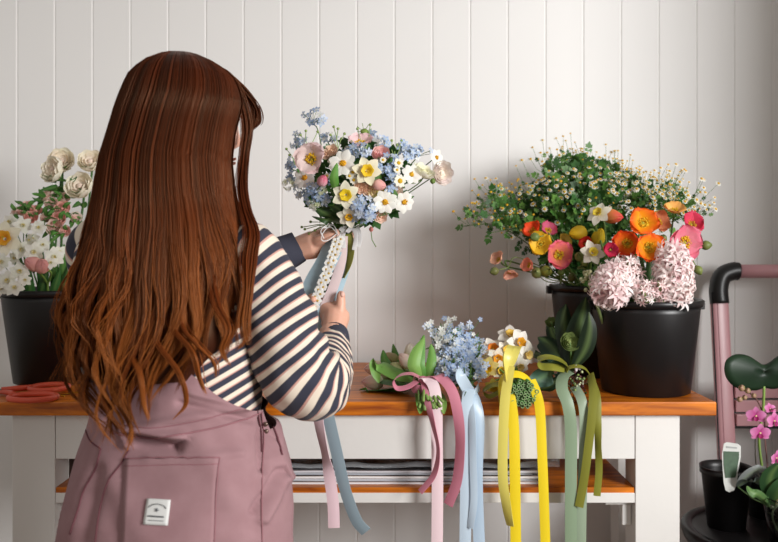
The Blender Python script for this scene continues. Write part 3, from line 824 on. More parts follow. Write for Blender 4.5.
# --- hair
HAIR_L = [(53.5, 182), (54.2, 173), (56, 164), (59.5, 154), (64, 146.5), (70, 138.5), (78, 131), (89, 126), (103, 120.6), (131, 112), (160, 102), (193, 95), (227, 88), (261, 80), (290, 71), (316, 63), (340, 66), (357, 74), (384, 90), (400, 106), (420, 125), (440, 135)]
HAIR_R = [(53.5, 184), (54.2, 192), (56, 200), (59.5, 209), (64, 217), (70, 225), (78, 232.5), (89, 237), (103, 239.5), (131, 232), (160, 228), (193, 231), (227, 241), (261, 250), (290, 252), (316, 252), (340, 248), (357, 236), (384, 212), (400, 200), (420, 190), (440, 180)]
DEP = [(53, .02), (56, .045), (61, .07), (69, .09), (78, .106), (92, .118), (115, .128), (160, .128), (200, .126), (250, .138), (300, .152), (350, .165), (440, .180)]
YC = [(52, 1.43), (200, 1.44), (440, 1.44)]
def hair_pt(s_, y, l, front=False):
    """s: -1 left .. 1 right, y: height as in the photo, l: layer depth"""
    L_, R_ = lerp_tab(HAIR_L, y)[0], lerp_tab(HAIR_R, y)[0]; d = lerp_tab(DEP, y)[0]; yc = lerp_tab(YC, y)[0]
    cx, hw = (L_ + R_) / 2, (R_ - L_) / 2
    f = math.sqrt(max(0, 1 - min(1, abs(s_)) ** 2.2))
    p = P(cx + hw * s_ * (.9 + .1 * l), y, 1.42)
    p.y = yc - d * f * l * (-.72 if front else 1)
    return p
class Strands:
    def __init__(s): s.v = []; s.f = []; s.c = []
    def add(s, pts, r, cols, flat=1.15):
        n = len(pts); b = len(s.v); 
        pts = np.array(pts); t = np.gradient(pts, axis=0); t /= np.linalg.norm(t, axis=1, keepdims=True) + 1e-9
        u = np.cross(t, np.array([0.15, 1., .1])); u /= np.linalg.norm(u, axis=1, keepdims=True) + 1e-9; w = np.cross(t, u)
        rr = np.array(r)[:, None]
        for k, (ca, cb) in enumerate(((1, 0), (-.5, .866), (-.5, -.866))):
            s.v.append(pts + u * rr * ca * flat + w * rr * cb)
        s.f.append((n, cols))
def build_strands(store, name, mat, parent):
    root = parent
    V = []; F = []; C = []; base = 0; org = np.array(root.location)
    for i, (n, cols) in enumerate(store.f):
        a, b_, c = store.v[3 * i:3 * i + 3]
        V += [a, b_, c]; C += [cols] * 3
        idx = np.arange(n - 1)
        for x, y in ((0, 1), (1, 2), (2, 0)):
            F.append(np.stack([base + x * n + idx, base + y * n + idx, base + y * n + idx + 1, base + x * n + idx + 1], 1))
        base += 3 * n
    V = np.concatenate(V) - org; F = np.concatenate(F); C = np.concatenate(C)
    me = bpy.data.meshes.new(name); me.vertices.add(len(V)); me.vertices.foreach_set('co', V.astype(np.float32).ravel())
    me.loops.add(F.size); me.loops.foreach_set('vertex_index', F.astype(np.int32).ravel())
    me.polygons.add(len(F)); me.polygons.foreach_set('loop_start', (np.arange(len(F)) * 4).astype(np.int32)); me.polygons.foreach_set('use_smooth', np.ones(len(F), dtype=bool))
    at = me.color_attributes.new('Col', 'FLOAT_COLOR', 'POINT'); arr = np.ones((len(V), 4), dtype=np.float32); arr[:, :3] = C; at.data.foreach_set('color', arr.ravel())
    me.materials.append(mat); me.update(calc_edges=True); me.validate()
    o = bpy.data.objects.new(name, me); COL.objects.link(o); o.parent = root
    return o
m, nt, b = newmat('auburn_hair'); MAT['hair'] = m
a = nt.nodes.new('ShaderNodeAttribute'); a.attribute_name = 'Col'; nt.links.new(a.outputs['Color'], b.inputs['Base Color'])
b.inputs['Roughness'].default_value = .36; b.inputs['Specular IOR Level'].default_value = .55; b.inputs['Specular Tint'].default_value = (*S('f0c8a0'), 1)
DARK, MID, COP, GOLD = S('28110a'), S('57240f'), S('944414'), S('cd8440')
def haircol(k, t):
    """k: the lock's own tone, t: root to tip"""
    c = mixc(DARK, MID, min(1, .25 + .9 * k)); c = mixc(c, COP, max(0, t - .3) * 1.0 * (.35 + .9 * k)); c = mixc(c, GOLD, max(0, t - .62) * 1.3 * k)
    return c
HS = Strands(); HR = random.Random(5)
def y_end(s_):
    return float(np.interp(s_, [-1, -.85, -.6, -.3, -.05, .1, .3, .5, .75, 1], [330, 372, 402, 414, 418, 408, 396, 378, 352, 335]))
GR = random.Random(21)
GROUPS = [[(a, GR.choice([0, .04, .08, .15, .25, .4, .6, .9]), GR.uniform(0, 6.28), GR.uniform(-12, 10), GR.uniform(.7, 1.25)) for a in [math.sin((-1 + 2 * (i + sh_) / n_) * PI / 2 * .98) for i in range(n_ + 1)]] for n_, sh_ in ((19, 0.), (23, .4), (17, -.3))]
def back_lock(s0, lay, tone, y0=53.6, nst=22, wid=.06, front=False, yend=None, amp=1.0):
    G = GROUPS[0 if lay < .985 else (1 if lay < 1.035 else 2)]; gc, gt, ph, gy, ga = min(G, key=lambda g: abs(g[0] - s0))
    tone = tone * .35 + gt * .65 if nst > 20 else tone; lay = lay + (gt - .3) * .02
    ye = (yend or y_end(gc)) + gy + HR.uniform(-9, 5); ph += HR.uniform(-.18, .18); wl = 104 + 16 * math.sin(gc * 4); drift = .03 * math.sin(gc * 17); amp *= ga
    st_y = 205
    for _ in range(nst):
        ds = HR.gauss(0, wid * .5); dl = HR.gauss(0, .018); ee = ye + HR.gauss(0, 5); tn = max(0, min(1, tone + HR.gauss(0, .13)))
        fly = HR.gauss(0, 1) * .25
        N = 26; pts = []; cols = []
        for i in range(N):
            t = i / (N - 1); y = y0 + (ee - y0) * t ** 1.35
            k = max(0, (y - st_y) / 200)
            tt = max(0., (t - .72) / .28); clump = (1 - .12 * min(1, max(0, (y - 150) / 150))) * (1 - .72 * tt ** 1.6)
            cl = 1 - .62 * min(1, max(0, (y - 190) / 190)); s_ = gc + (s0 + ds * clump - gc) * cl + drift * k + fly * .02 * k
            p = hair_pt(max(-1.03, min(1.03, s_)), y, lay + dl * clump, front)
            A = .0165 * k * amp
            p.x += A * math.sin(2 * PI * (y - 200) / wl + ph); p.y += A * .6 * (-1 if not front else 1) * (.5 + .5 * math.cos(2 * PI * (y - 200) / wl + ph + .8)) 
            pts.append(tuple(p)); cols.append(haircol(tn, t))
        r0 = .00046
        HS.add(pts, [r0 * (1 if t_ < .8 else max(.15, (1 - t_) * 5)) for t_ in [i / (N - 1) for i in range(N)]], cols)
for k in range(130):                                   # outer layer
    s0 = -1 + 2 * (k + HR.random()) / 130; s0 = math.sin(s0 * PI / 2 * .98)
    back_lock(s0, HR.uniform(.93, 1.08), HR.choice([0, 0, .05, .08, .14, .2, .28, .4, .55, .85]), nst=52, wid=.060)
for k in range(70):                                    # under layer
    s0 = HR.uniform(-.95, .95); back_lock(s0, HR.uniform(.90, .96), HR.random() * .2, nst=16, wid=.10, yend=y_end(s0) - HR.uniform(0, 50))
for k in range(46):                                    # falling in front of the far shoulder
    s0 = HR.uniform(-1, -.2); back_lock(s0, HR.uniform(.85, 1.0), HR.random() * .5, nst=12, wid=.10, front=True, yend=HR.uniform(260, 330), amp=.6)
for k in range(26):                                    # short hair over the forehead
    s0 = HR.uniform(-.35, .75); back_lock(s0, HR.uniform(.9, 1.0), HR.random() * .5, nst=18, wid=.12, front=True, yend=HR.uniform(92, 104), amp=0)
def free_lock(pts, nst, w0, w1, tone, rad=.0007, t0=.1):
    base = crom(pts, 8)
    for _ in range(nst):
        o = (HR.gauss(0, 1), HR.gauss(0, 1)); tn = max(0, min(1, tone + HR.gauss(0, .12))); cut = len(base) - HR.randint(0, 4)
        P3 = []; cols = []
        for i in range(cut):
            t = i / (len(base) - 1); w = w0 + (w1 - w0) * t
            px, py, Y = base[i]
            p = P(px + o[0] * w, py, Y + o[1] * w * .0018); P3.append(tuple(p)); cols.append(haircol(tn, (.1 + .8 * t * min(1, (py - 50) / 250)) if t0 < .2 else .5 + .45 * t))
        HS.add(P3, [rad * (1 if i < cut * .8 else max(.15, (cut - i) / cut * 5)) for i in range(cut)], cols)
for k in range(9):                                     # fringe swept to the front
    j = k * 1.5
    free_lock([(192 + k, 60 + k * .4, 1.43), (213 + k * 1.2, 65 + k, 1.45), (234 + j * .6, 79 + k, 1.48), (248 + k * 1.1, 98 + k, 1.505), (252 + k * 1.0, 116 + k * .6, 1.515), (243 + k * 1.4, 141 - k * 1.5, 1.505)], 20, 1.4, 1.5, HR.uniform(.2, .75), .0006)
for k in range(8):                                     # lock falling past the cheek
    free_lock([(196 + k, 62, 1.43), (219 + k, 71, 1.44), (237 + k * .6, 92, 1.455), (245 + k * .8, 125, 1.47), (243 + k * .5, 156, 1.465), (239 + k * 1.0, 186, 1.44), (242 + k * 1.1, 208, 1.42), (247 + k * 1.6, 232, 1.385), (243 + k * 1.9, 258, 1.365), (245 + k, 290, 1.345), (240 + k * 1.4, 322, 1.335), (244 + k, 345, 1.33)], 18, 1.9, 1.5, HR.uniform(.25, .9), .0006)
for k in range(5):
    free_lock([(205, 64, 1.44), (226, 74, 1.45), (241, 95, 1.465), (247 - k, 128, 1.48), (241 + k * .6, 160, 1.47), (239, 176 + k * 3, 1.46)], 10, 1.4, .8, HR.uniform(.3, .8), .0006)
for pts in ([(170, 320, 1.265), (192, 350, 1.26), (200, 378, 1.26), (207, 396, 1.258)], [(150, 330, 1.26), (178, 372, 1.255), (186, 402, 1.256), (173, 420, 1.255)], [(180, 320, 1.265), (198, 345, 1.262), (214, 362, 1.262), (216, 378, 1.262)],
            [(120, 330, 1.27), (138, 372, 1.26), (143, 404, 1.256), (149, 421, 1.254)], [(90, 290, 1.33), (66, 318, 1.34), (70, 345, 1.33), (88, 372, 1.32), (96, 392, 1.31)], [(86, 270, 1.36), (64, 296, 1.37), (57, 314, 1.37), (64, 330, 1.36)], [(80, 300, 1.36), (58, 308, 1.38), (56, 320, 1.37)],
            [(100, 320, 1.30), (84, 350, 1.31), (98, 380, 1.285), (112, 404, 1.27)], [(215, 300, 1.27), (228, 328, 1.27), (222, 350, 1.266), (230, 366, 1.266)]):
    free_lock([(pts[0][0] * .8 + 33, pts[0][1] - 55, 1.36), (pts[0][0], pts[0][1], pts[0][2] + .03)] + pts[1:], 30, 3.4, 1.0, HR.uniform(.5, 1.0), .0005, .75)
for k in range(110):                                   # flyaway hairs
    s0 = HR.uniform(-1, 1); back_lock(s0, HR.uniform(1.04, 1.12), HR.uniform(.3, 1), nst=1, wid=.02, amp=HR.uniform(.5, 2.2))
hair = build_strands(HS, 'hair', MAT['hair'], person)
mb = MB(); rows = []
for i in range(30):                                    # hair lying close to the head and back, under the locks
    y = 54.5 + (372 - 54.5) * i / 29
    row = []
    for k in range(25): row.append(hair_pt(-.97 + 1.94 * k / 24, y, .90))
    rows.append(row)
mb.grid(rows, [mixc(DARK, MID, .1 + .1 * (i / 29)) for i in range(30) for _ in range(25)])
rows = []
for i in range(16):
    y = 54.5 + (250 - 54.5) * i / 15
    rows.append([hair_pt(-.97 + 1.1 * k / 12, y, .9, True) for k in range(13)])
mb.grid(rows, DARK)
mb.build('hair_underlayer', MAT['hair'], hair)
# ================================================================ the bouquet in her hands
BY = 1.72
TIE = P(338, 238, 1.715)
bq = thing('hand_tied_bouquet', TIE, 'round pastel bouquet of daisies, narcissus and blue sprays held up in both hands', 'bouquet')
BCX, BCY, BR = 362, 178, 78
def bpos(px, py, out=0.):
    q = min(.96, ((px - BCX) / 92) ** 2 + ((py - BCY) / 74) ** 2)
    return P(px, py, BY - .105 * math.sqrt(1 - q) - out)
def bdir(px, py, up=.1): return toward(px, py, BCX, BCY, BR, up, .8)
def bstem(mb, p, d, r=.0012, col=None):
    d = Vector(d)
    mb.tube([Vector(a) for a in crom([p - d * .001, p - d * .03 + Vector((0, .004, -.006)), (p * .4 + TIE * .6) + Vector((0, .03, 0)), TIE + Vector((R.uniform(-.008, .008), R.uniform(-.008, .008), 0))], 5)], r, col or jit(S('5f8244'), .15), 5)
def bflower(name, cname, px, py, fn, out=0., d=None, stem=True, label=None):
    p = bpos(px, py, out); d = Vector(d).normalized() if d else bdir(px, py)
    pet, cen = MB(), MB(); M = frame(p, d, R.uniform(0, 6)); fn(pet, cen, M)
    if stem: bstem(pet, p, d)
    o = pet.build(name, MAT['petal'], bq)
    if label: o['label'] = label
    if cen.v: cen.build(cname, MAT['petal'], o)
    return o
s_ = .00205
C0 = dict(col='f5f2ea', ccol='e6ad24')
bflower('iceland_poppy', 'stamens', 313, 160, lambda a, b, M: poppy(a, b, M, 14.5 * s_, 'f8dcda', ('faeae4',), ccol='e9b324', open_=.95), .02, (-.35, -1, .12), label='pale pink poppy with a yellow centre')
bflower('cosmos', 'flower_centre', 305, 178, lambda a, b, M: cosmos(a, b, M, 12 * s_, 'f5efe9', 'dd9c26'), .0, (-.45, -1, .35))
bflower('cosmos', 'flower_centre', 343, 163.5, lambda a, b, M: cosmos(a, b, M, 13.5 * s_, **C0), .012, (-.1, -1, .25))
bflower('daffodil', 'corona', 367, 171, lambda a, b, M: daffodil(a, b, M, 14 * s_, 'f5eecf', 'f2cf35', cl=.4, cw=.42), .016, (.1, -1, .0), label='creamy daffodil with a broad yellow cup')
bflower('narcissus', 'corona', 346, 195, lambda a, b, M: daffodil(a, b, M, 13.5 * s_, 'f6f1d8', 'f0d42e', cl=.22, cw=.42), .018, (-.1, -1, -.12))
bflower('narcissus', 'corona', 349, 216, lambda a, b, M: daffodil(a, b, M, 11.5 * s_, 'f6f0dd', 'eebb2c', cl=.3, cw=.32), .01, (.0, -1, -.5))
bflower('cosmos', 'flower_centre', 385, 202, lambda a, b, M: cosmos(a, b, M, 12 * s_, **C0), .012, (.15, -1, -.15))
bflower('cosmos', 'flower_centre', 404, 202, lambda a, b, M: cosmos(a, b, M, 11 * s_, **C0), .004, (.5, -1, -.25))
bflower('cosmos', 'flower_centre', 411.5, 174.5, lambda a, b, M: cosmos(a, b, M, 10 * s_, 'f5f2ea', 'e9b92c'), .0, (.3, -1, .2))
bflower('cosmos', 'flower_centre', 436.5, 157.5, lambda a, b, M: cosmos(a, b, M, 8.5 * s_, 'f5f2ea', 'dca42c'), -.01, (.75, -1, .2))
for px, py, r in ((400, 181, 6.5), (398.6, 163, 5), (397, 170, 3.6), (353, 172, 4.6), (354, 180, 4.2), (349.5, 176, 3.6), (383, 160, 3.4), (327, 176, 3.2), (330, 161, 2.6)):
    bflower('chamomile', 'flower_centre', px, py, lambda a, b, M: cosmos(a, b, M, r * s_, 'f2efe0', 'e2b62c', n=9, cr=.42), .012)
bflower('ranunculus', 'flower_centre', 443, 173, lambda a, b, M: ranunculus(a, b, M, 10.5 * s_, 'fbf1ec', 'fbf0e0', 5, 0, 14), -.01, (.75, -1, -.05), label='blush white ranunculus at the outer edge')
bflower('ranunculus', 'flower_centre', 424.5, 170, lambda a, b, M: ranunculus(a, b, M, 9.5 * s_, 'f7f4e2', 'eeebbe', 4, 0, 10), -.005, (.5, -.5, .8), label='cream ranunculus with a greenish heart')
bflower('spray_rose', 'flower_centre', 381, 153.6, lambda a, b, M: ranunculus(a, b, M, 7.5 * s_, 'f5c9c4', 'ecaaac', 4, 0, 12), .0, (.1, -1, .5))
bflower('iceland_poppy', 'stamens', 360, 146, lambda a, b, M: poppy(a, b, M, 12 * s_, 'f5d2d4', ('f7e2de',), open_=.6), -.02, (0, -.6, .9), label='pale pink poppy half open')
bflower('tulip', 'bud_tip', 374, 184, lambda a, b, M: tulip(a, M, 5.8 * s_, 13 * s_, 'f6cdbf', 'eea9a6'), .008, (1, -.35, -.22))
bflower('tulip', 'bud_tip', 321, 184, lambda a, b, M: tulip(a, M, 5.4 * s_, 13 * s_, 'f6d9dd', 'e2597c'), .016, (.35, -.75, .55), label='white bud flushed hot pink')
for px, py, r, c1, c2 in ((361, 187, 5.5, 'f6d6bf', 'f0bf9f'), (369, 190, 5.2, 'f7dcc6', 'efc4a8'), (394.5, 191, 7.2, 'f9e8dc', 'f5d8c4'), (378, 192, 7.2, 'f2ecb6', 'ebe08c'), (381, 217, 5, 'f4d8c6', 'ecc0a6'), (331, 150, 5.2, 'f0d6bf', 'e9bf9c'), (326, 154, 4.2, 'efd8c4', 'e3b08e')):
    bflower('spray_rose', 'flower_centre', px, py, lambda a, b, M: ranunculus(a, b, M, r * s_, c1, c2, 3), .004)
def bblue(px, py, rx, rz, n, out=0., fr=4.4):
    p = bpos(px, py, out); st = MB(); fl = MB()
    blue_cluster(fl, p, rx * s_, rz * s_, n, fr * s_, bdir(px, py), stem=st, white=.06); bstem(st, p - Vector((0, 0, rz * s_ * .8)), bdir(px, py))
    o = fl.build('blue_flower_spray', MAT['petal'], bq); st.build('stem', MAT['leaf'], o)
for a in ((313, 117, 13, 8, 17, -.05, 4.8), (296, 140, 7, 9, 13, -.03), (303, 146, 6, 8, 9, -.02), (292, 163, 6, 8, 12, -.02), (290, 176, 6, 7, 9, -.02), (316, 197, 13, 8, 24, .0, 4.9), (300, 190, 6, 7, 8, -.01), (365, 210, 14, 13, 38, .012, 5.0), (359, 203, 6, 8, 10, .02), (328, 138, 8, 6, 11, -.04), (375, 137, 8, 8, 13, -.03),
          (361, 150, 9, 7, 17, .0), (350, 152, 7, 6, 10, -.01), (383, 145, 8, 7, 13, -.02), (390, 165, 8, 11, 21, .0), (417, 152, 15, 6, 28, -.02), (405, 155, 8, 8, 13, -.015), (391, 183, 6, 8, 12, .006), (330, 178, 6, 6, 8, .0), (312, 188, 6, 5, 8, .01), (378, 168, 5, 6, 8, .0), (400, 146, 6, 5, 8, -.03)):
    bblue(*a)
for px, py, r in ((289, 184, 7), (320, 187, 8), (314, 205, 6)):        # greenish white lace heads
    fl = MB(); blue_cluster(fl, bpos(px, py, .002), r * s_, r * s_ * .8, 22, 2.6 * s_, bdir(px, py), cols=[S('e6ead2'), S('d3dcae'), S('f1f2e4')], white=.3); fl.build('lace_flower', MAT['petal'], bq)
# foliage and little green buds
def bleaf(pts, w, c, Y=None):
    mb = MB(); blade(mb, [bpos(px, py, o) for px, py, o in pts], w * s_, S(c)); mb.build('leaf', MAT['leaf'], bq)
bleaf([(336, 191, .012), (334, 178, .03), (337, 163, .03)], 9, '5f9440')
for pts, w, c in (([(340, 222, -.02), (326, 214, .0), (311, 204, .0)], 11, '2f4a26'), ([(342, 224, -.02), (328, 220, .0), (312, 216, -.01)], 11, '314d28'), ([(340, 210, .0), (332, 206, .0), (318, 209, .0)], 10, '2b4423'), ([(378, 215, .0), (396, 205, -.01), (414, 196, -.02)], 9, '4a6f34'), ([(380, 175, .0), (378, 181, .0), (382, 186, .01)], 7, '476d31'),
                  ([(375, 160, -.02), (380, 160, .0), (388, 156, -.01)], 7, '4f7a38'), ([(395, 182, 0), (412, 183, -.01), (424, 178, -.02)], 4, '6d8d48'), ([(340, 205, .0), (336, 196, .01), (330, 190, .015)], 8, '36552b'), ([(396, 203, .0), (395, 196, .01), (393, 188, .01)], 7, '4a7033'), ([(345, 180, .0), (341, 174, .012), (345, 168, .012)], 7, '28401f')):
    bleaf(pts, w, c)
fill = MB()                                           # the packed greens seen between the blooms
for _ in range(120):
    a = R.uniform(0, 2 * PI); q = math.sqrt(R.random()) * .82
    px, py = BCX - 6 + 62 * q * math.cos(a), BCY + 4 + 44 * q * math.sin(a)
    p = bpos(px, py, -.035); lobed_leaf(fill, p, Vector((R.uniform(-1, 1), R.uniform(-.6, 0), R.uniform(-1, 1))), .034, R.choice(GREENS))
tag(fill.build('filler_greenery', MAT['leaf'], bq), None, None, kind='stuff')
for (bx, by, tips) in ((338, 150, ((334, 128), (338, 130), (344, 135), (341, 140), (331, 136))), (366, 150, ((358, 130), (370, 126))), (395, 160, ((392, 142), (397, 146), (401, 142))), (330, 225, ((312, 222), (306, 229), (303, 227), (310, 233), (316, 230))), (308, 150, ((306, 132), (301, 136), (317, 133))), (295, 165, ((287, 150), (290, 156)))):
    b0 = bpos(bx, by, -.01); gs = MB(); gb = MB()
    for tx, ty in tips:
        e = bpos(tx, ty, -.02); gs.tube([b0, (b0 + e) / 2 + Vector((R.uniform(-.004, .004), 0, .003)), e], .0009, S('a3bf78'), 4)
        egg(gb, frame(e, (e - b0)), .0032, .007, '9bb068', '7f9450', 6)
    o = gs.build('green_bud_sprig', MAT['leaf'], bq); gb.build('bud', MAT['leaf'], o)
nb = MB(); p = bpos(364, 132, -.03); egg(nb, frame(p - Vector((0, 0, .006)), (.2, -.5, .8)), .0095, .014, '8fa653', '7b9145')
for k in range(7): a = 2 * PI * k / 7; nb.tube([p, p + Vector((.016 * math.cos(a), -.004, .012 * math.sin(a) + .006))], .0007, S('7f9a50'), 3)
bstem(nb, p, (0, -.3, 1)); nb.build('seed_pod', MAT['leaf'], bq)
nb = MB(); p = bpos(432, 182, -.02); egg(nb, frame(p - Vector((0, 0, .004)), (.2, -.4, .8)), .006, .013, '7f9a4c', '5f7c38'); nb.build('seed_pod', MAT['leaf'], bq)
for (a_, b_) in (((372, 226), (374, 240)),):
    mb = MB(); egg(mb, frame(P(371, 232, 1.69), (.1, -.2, 1)), .005, .012, 'e79a92', 'e2807f'); mb.tube([P(371, 232, 1.69), P(372, 240, 1.69), P(376, 247, 1.69)], .001, S('6b8b48'), 5); mb.build('drooping_bud', MAT['petal'], bq)
# gathered stems
st = MB()
for k in range(26):
    a = 2 * PI * k / 26; q = .012 * math.sqrt(R.random())
    o = Vector((q * math.cos(a), q * math.sin(a), 0)); st.tube([TIE + o + Vector((0, 0, .03)), TIE + o * .8, P(328, 292, 1.70) + o * 1.6], .0022, jit(S('5f7f3f'), .2), 5)
tag(st.build('stem_bundle', MAT['leaf'], bq), None, None)
# ribbons tied round the neck and hanging past the sleeve
MAT['rib_blue'] = ribbon_mat('blue_satin', 'b6d0dc'); MAT['rib_white'] = ribbon_mat('white_satin', 'eeecec', .4); MAT['rib_blush'] = ribbon_mat('blush_satin', 'ecd6d6'); MAT['rib_olive'] = ribbon_mat('olive_satin', '8a8a3a'); MAT['rib_slate'] = ribbon_mat('slate_blue_satin', '9fb3bd'); MAT['rib_palepink'] = ribbon_mat('pale_pink_satin', 'f0d3da')
def rib(name, mat, pts, w, tw=None, par=None, lab=None, side=(1, 0, 0)):
    mb = MB(); ribbon(mb, [P(*p) for p in pts], w, tw, side=side); o = mb.build(name, mat, par or bq)
    if lab: o['label'] = lab
    return o
rib('ribbon', MAT['rib_blue'], [(336, 240, 1.700), (326, 262, 1.685), (314, 284, 1.675), (309, 304, 1.67), (311, 330, 1.66), (316, 370, 1.62)], .046, [0, .1, .15, .1, 0, 0], lab='wide pale blue ribbon', side=(1, 0, .35))
rib('ribbon', MAT['rib_blue'], [(344, 238, 1.70), (344, 262, 1.695), (336, 288, 1.68), (327, 315, 1.675), (320, 345, 1.66)], .030, [0, -.1, -.2, -.1, 0], lab='second pale blue ribbon', side=(1, 0, .35))
rib('ribbon', MAT['rib_blush'], [(343, 236, 1.692), (341, 262, 1.686), (333, 288, 1.672), (322, 315, 1.668), (315, 345, 1.65)], .021, None, lab='translucent blush ribbon', side=(1, 0, .35))
rib('ribbon', MAT['rib_olive'], [(348, 234, 1.694), (351, 246, 1.69), (349, 262, 1.688), (343, 278, 1.684)], .017, [0, .5, .7, 1.2], lab='olive green ribbon tail')
trim = rib('daisy_trim', MAT['rib_white'], [(339, 236, 1.684), (333, 255, 1.676), (325, 278, 1.664), (315, 302, 1.656), (309, 322, 1.645)], .017, None, lab='white daisy lace trim', side=(1, 0, .35))
q = crom([tuple(P(*p)) for p in [(339, 238, 1.680), (333, 256, 1.672), (325, 278, 1.660), (315, 302, 1.652), (308, 322, 1.641)]], 7)
dz, dc = MB(), MB()
for i, a in enumerate(q[1::2]):
    for sx in (-.005, .0055):
        cosmos(dz, dc, frame(Vector(a) + Vector((sx, -.002, sx * .5)), (R.uniform(-.15, .15), -1, .1)), .0085, 'f3f1ec', 'd9b45e', n=6, cr=.3)
d_ = dz.build('lace_daisies', MAT['petal'], trim)
dc.build('lace_centres', MAT['petal'], trim)
lo = MB()                                             # white bow loops
for pts in ([(338, 234, 1.68), (330, 227, 1.66), (323, 233, 1.655), (322, 240, 1.657), (328, 240, 1.663), (336, 234, 1.678)], [(338, 235, 1.68), (334, 226, 1.665), (327, 225, 1.655), (321, 231, 1.65), (324, 238, 1.657)]):
    ribbon(lo, [P(*p) for p in pts], .006, side=(0, 1, .2))
for pts in ([(345, 226, 1.69), (343, 236, 1.683), (344, 248, 1.682)], [(352, 225, 1.69), (356, 236, 1.684), (354, 250, 1.682)], [(357, 226, 1.69), (360, 238, 1.684), (358, 247, 1.682)], [(340, 228, 1.685), (346, 232, 1.68), (352, 227, 1.68)]):
    ribbon(lo, [P(*p) for p in pts], .009, [0, .4, .1])
lo.build('bow', MAT['rib_white'], bq)
wrap = MB(); wrap.lathe([(.0155, -.012), (.0165, -.008), (.0165, .008), (.0155, .012)], 20, TIE); wrap.build('binding', MAT['rib_white'], bq)
rib('ribbon', MAT['rib_palepink'], [(312, 345, 1.68), (314, 385, 1.67), (319, 425, 1.665), (325, 455, 1.66), (329, 475, 1.66), (333, 502, 1.655), (334, 528, 1.655)], .024, [0, 0, .55, .8, .2, 0, 0], lab='pale pink ribbon tail')
rib('ribbon', MAT['rib_slate'], [(316, 345, 1.685), (321, 385, 1.68), (329, 420, 1.68), (337, 455, 1.68), (345, 490, 1.68), (356, 520, 1.68), (366, 532, 1.68)], .026, [0, .1, .2, .25, .3, .3, .3], lab='slate blue ribbon tail')
# ================================================================ buckets of cut flowers
def bucket(loc, r0, r1, h, label, lug=True):
    t = thing('flower_bucket', loc, label, 'bucket', 'black flower buckets')
    c = Vector(loc); mb = MB()
    mb.lathe([(.0, .001), (r0 - .006, .0), (r0, .003), (r1 - .006, h - .03), (r1 - .005, h - .012), (r1 - .009, h - .012), (r1 - .011, h - .03), (r0 - .006, .006), (0, .006)], 56, c)
    for f in (.30, .62):
        rr = r0 + (r1 - .006 - r0) * f
        mb.lathe([(rr - .002, h * f - .004), (rr + .0006, h * f), (rr - .002, h * f + .004)], 56, c)
    mb.build('body', MAT['black'], t)
    mb = MB(); mb.lathe([(r1 - .009, h - .016), (r1 + .001, h - .016), (r1 + .002, h - .003), (r1, h), (r1 - .007, h), (r1 - .010, h - .003), (r1 - .009, h - .016)], 56, c); mb.build('rim', MAT['black'], t)
    if lug:
        for s_ in (-1, 1):
            mb = MB(); x = s_ * (r1 + .004); mb.box((c.x + x - .006, c.y - .012, c.z + h - .026), (c.x + x + .006, c.y + .012, c.z + h - .004)); mb.build('handle_lug', MAT['black'], t, False, bevel=.002)
    return t
BK1 = Vector((.636, 1.985, BZ)); BK2 = Vector((.575, 2.255, BZ)); BKL = Vector((-.889, 2.125, BZ))
bucket(BK1, .106, .134, .228, 'large black plastic bucket at the right end of the bench holding pink hyacinths')
bucket(BK2, .095, .120, .250, 'black bucket half hidden behind the hyacinth bucket, full of green feverfew')
bucket(BKL, .100, .134, .246, 'black bucket at the left end of the bench behind the red-handled scissors')

def in_bucket(bk, tip, k=.35):
    d = Vector((tip.x - bk.x, tip.y - bk.y, 0)); 
    if d.length > .001: d = d / d.length * min(d.length, .11)
    base = bk + Vector((-d.x * k + R.uniform(-.02, .02), -d.y * k + R.uniform(-.02, .02), .012))
    rim = bk + Vector((d.x * .72, d.y * .72, .235))
    return base, rim
def stemmed(kind, cname, label, cat, group, bk, p, d, fn, sc='5d7f3c', r=.0022, leaf=None, droop=0., mat='petal', via=None):
    """one cut flower standing in a bucket: stem, bloom and its centre"""
    base, rim = in_bucket(bk, p)
    t = thing(kind, base, label, cat, group); d = Vector(d).normalized()
    st = MB(); neck = p - d * .03 + Vector((0, 0, droop))
    mid = (rim + neck) / 2 + Vector((0, .004, .01)) if via is None else via
    catstem(st, [base, rim, mid, neck, p - d * .002] if (rim - neck).length > .05 else [base, rim * .6 + neck * .4 - Vector((0, 0, .05)), neck, p - d * .002], r, S(sc)); st.build('stem', MAT['leaf'], t)
    a, b = MB(), MB(); fn(a, b, frame(p, d, R.uniform(0, 6)))
    o = a.build('bloom', MAT[mat], t)
    if b.v: b.build(cname, MAT['petal'], o)
    if leaf:
        lf = MB()
        for w, c, ln in leaf:
            e = rim + Vector((R.uniform(-.06, .06), R.uniform(-.05, .02), ln)); blade(lf, [rim - Vector((0, 0, .06)), (rim + e) / 2 + Vector((0, 0, .01)), e], w, S(c))
        lf.build('leaf', MAT['leaf'], t)
    return t
k2 = .00245
GP = 'poppies in the right-hand buckets'
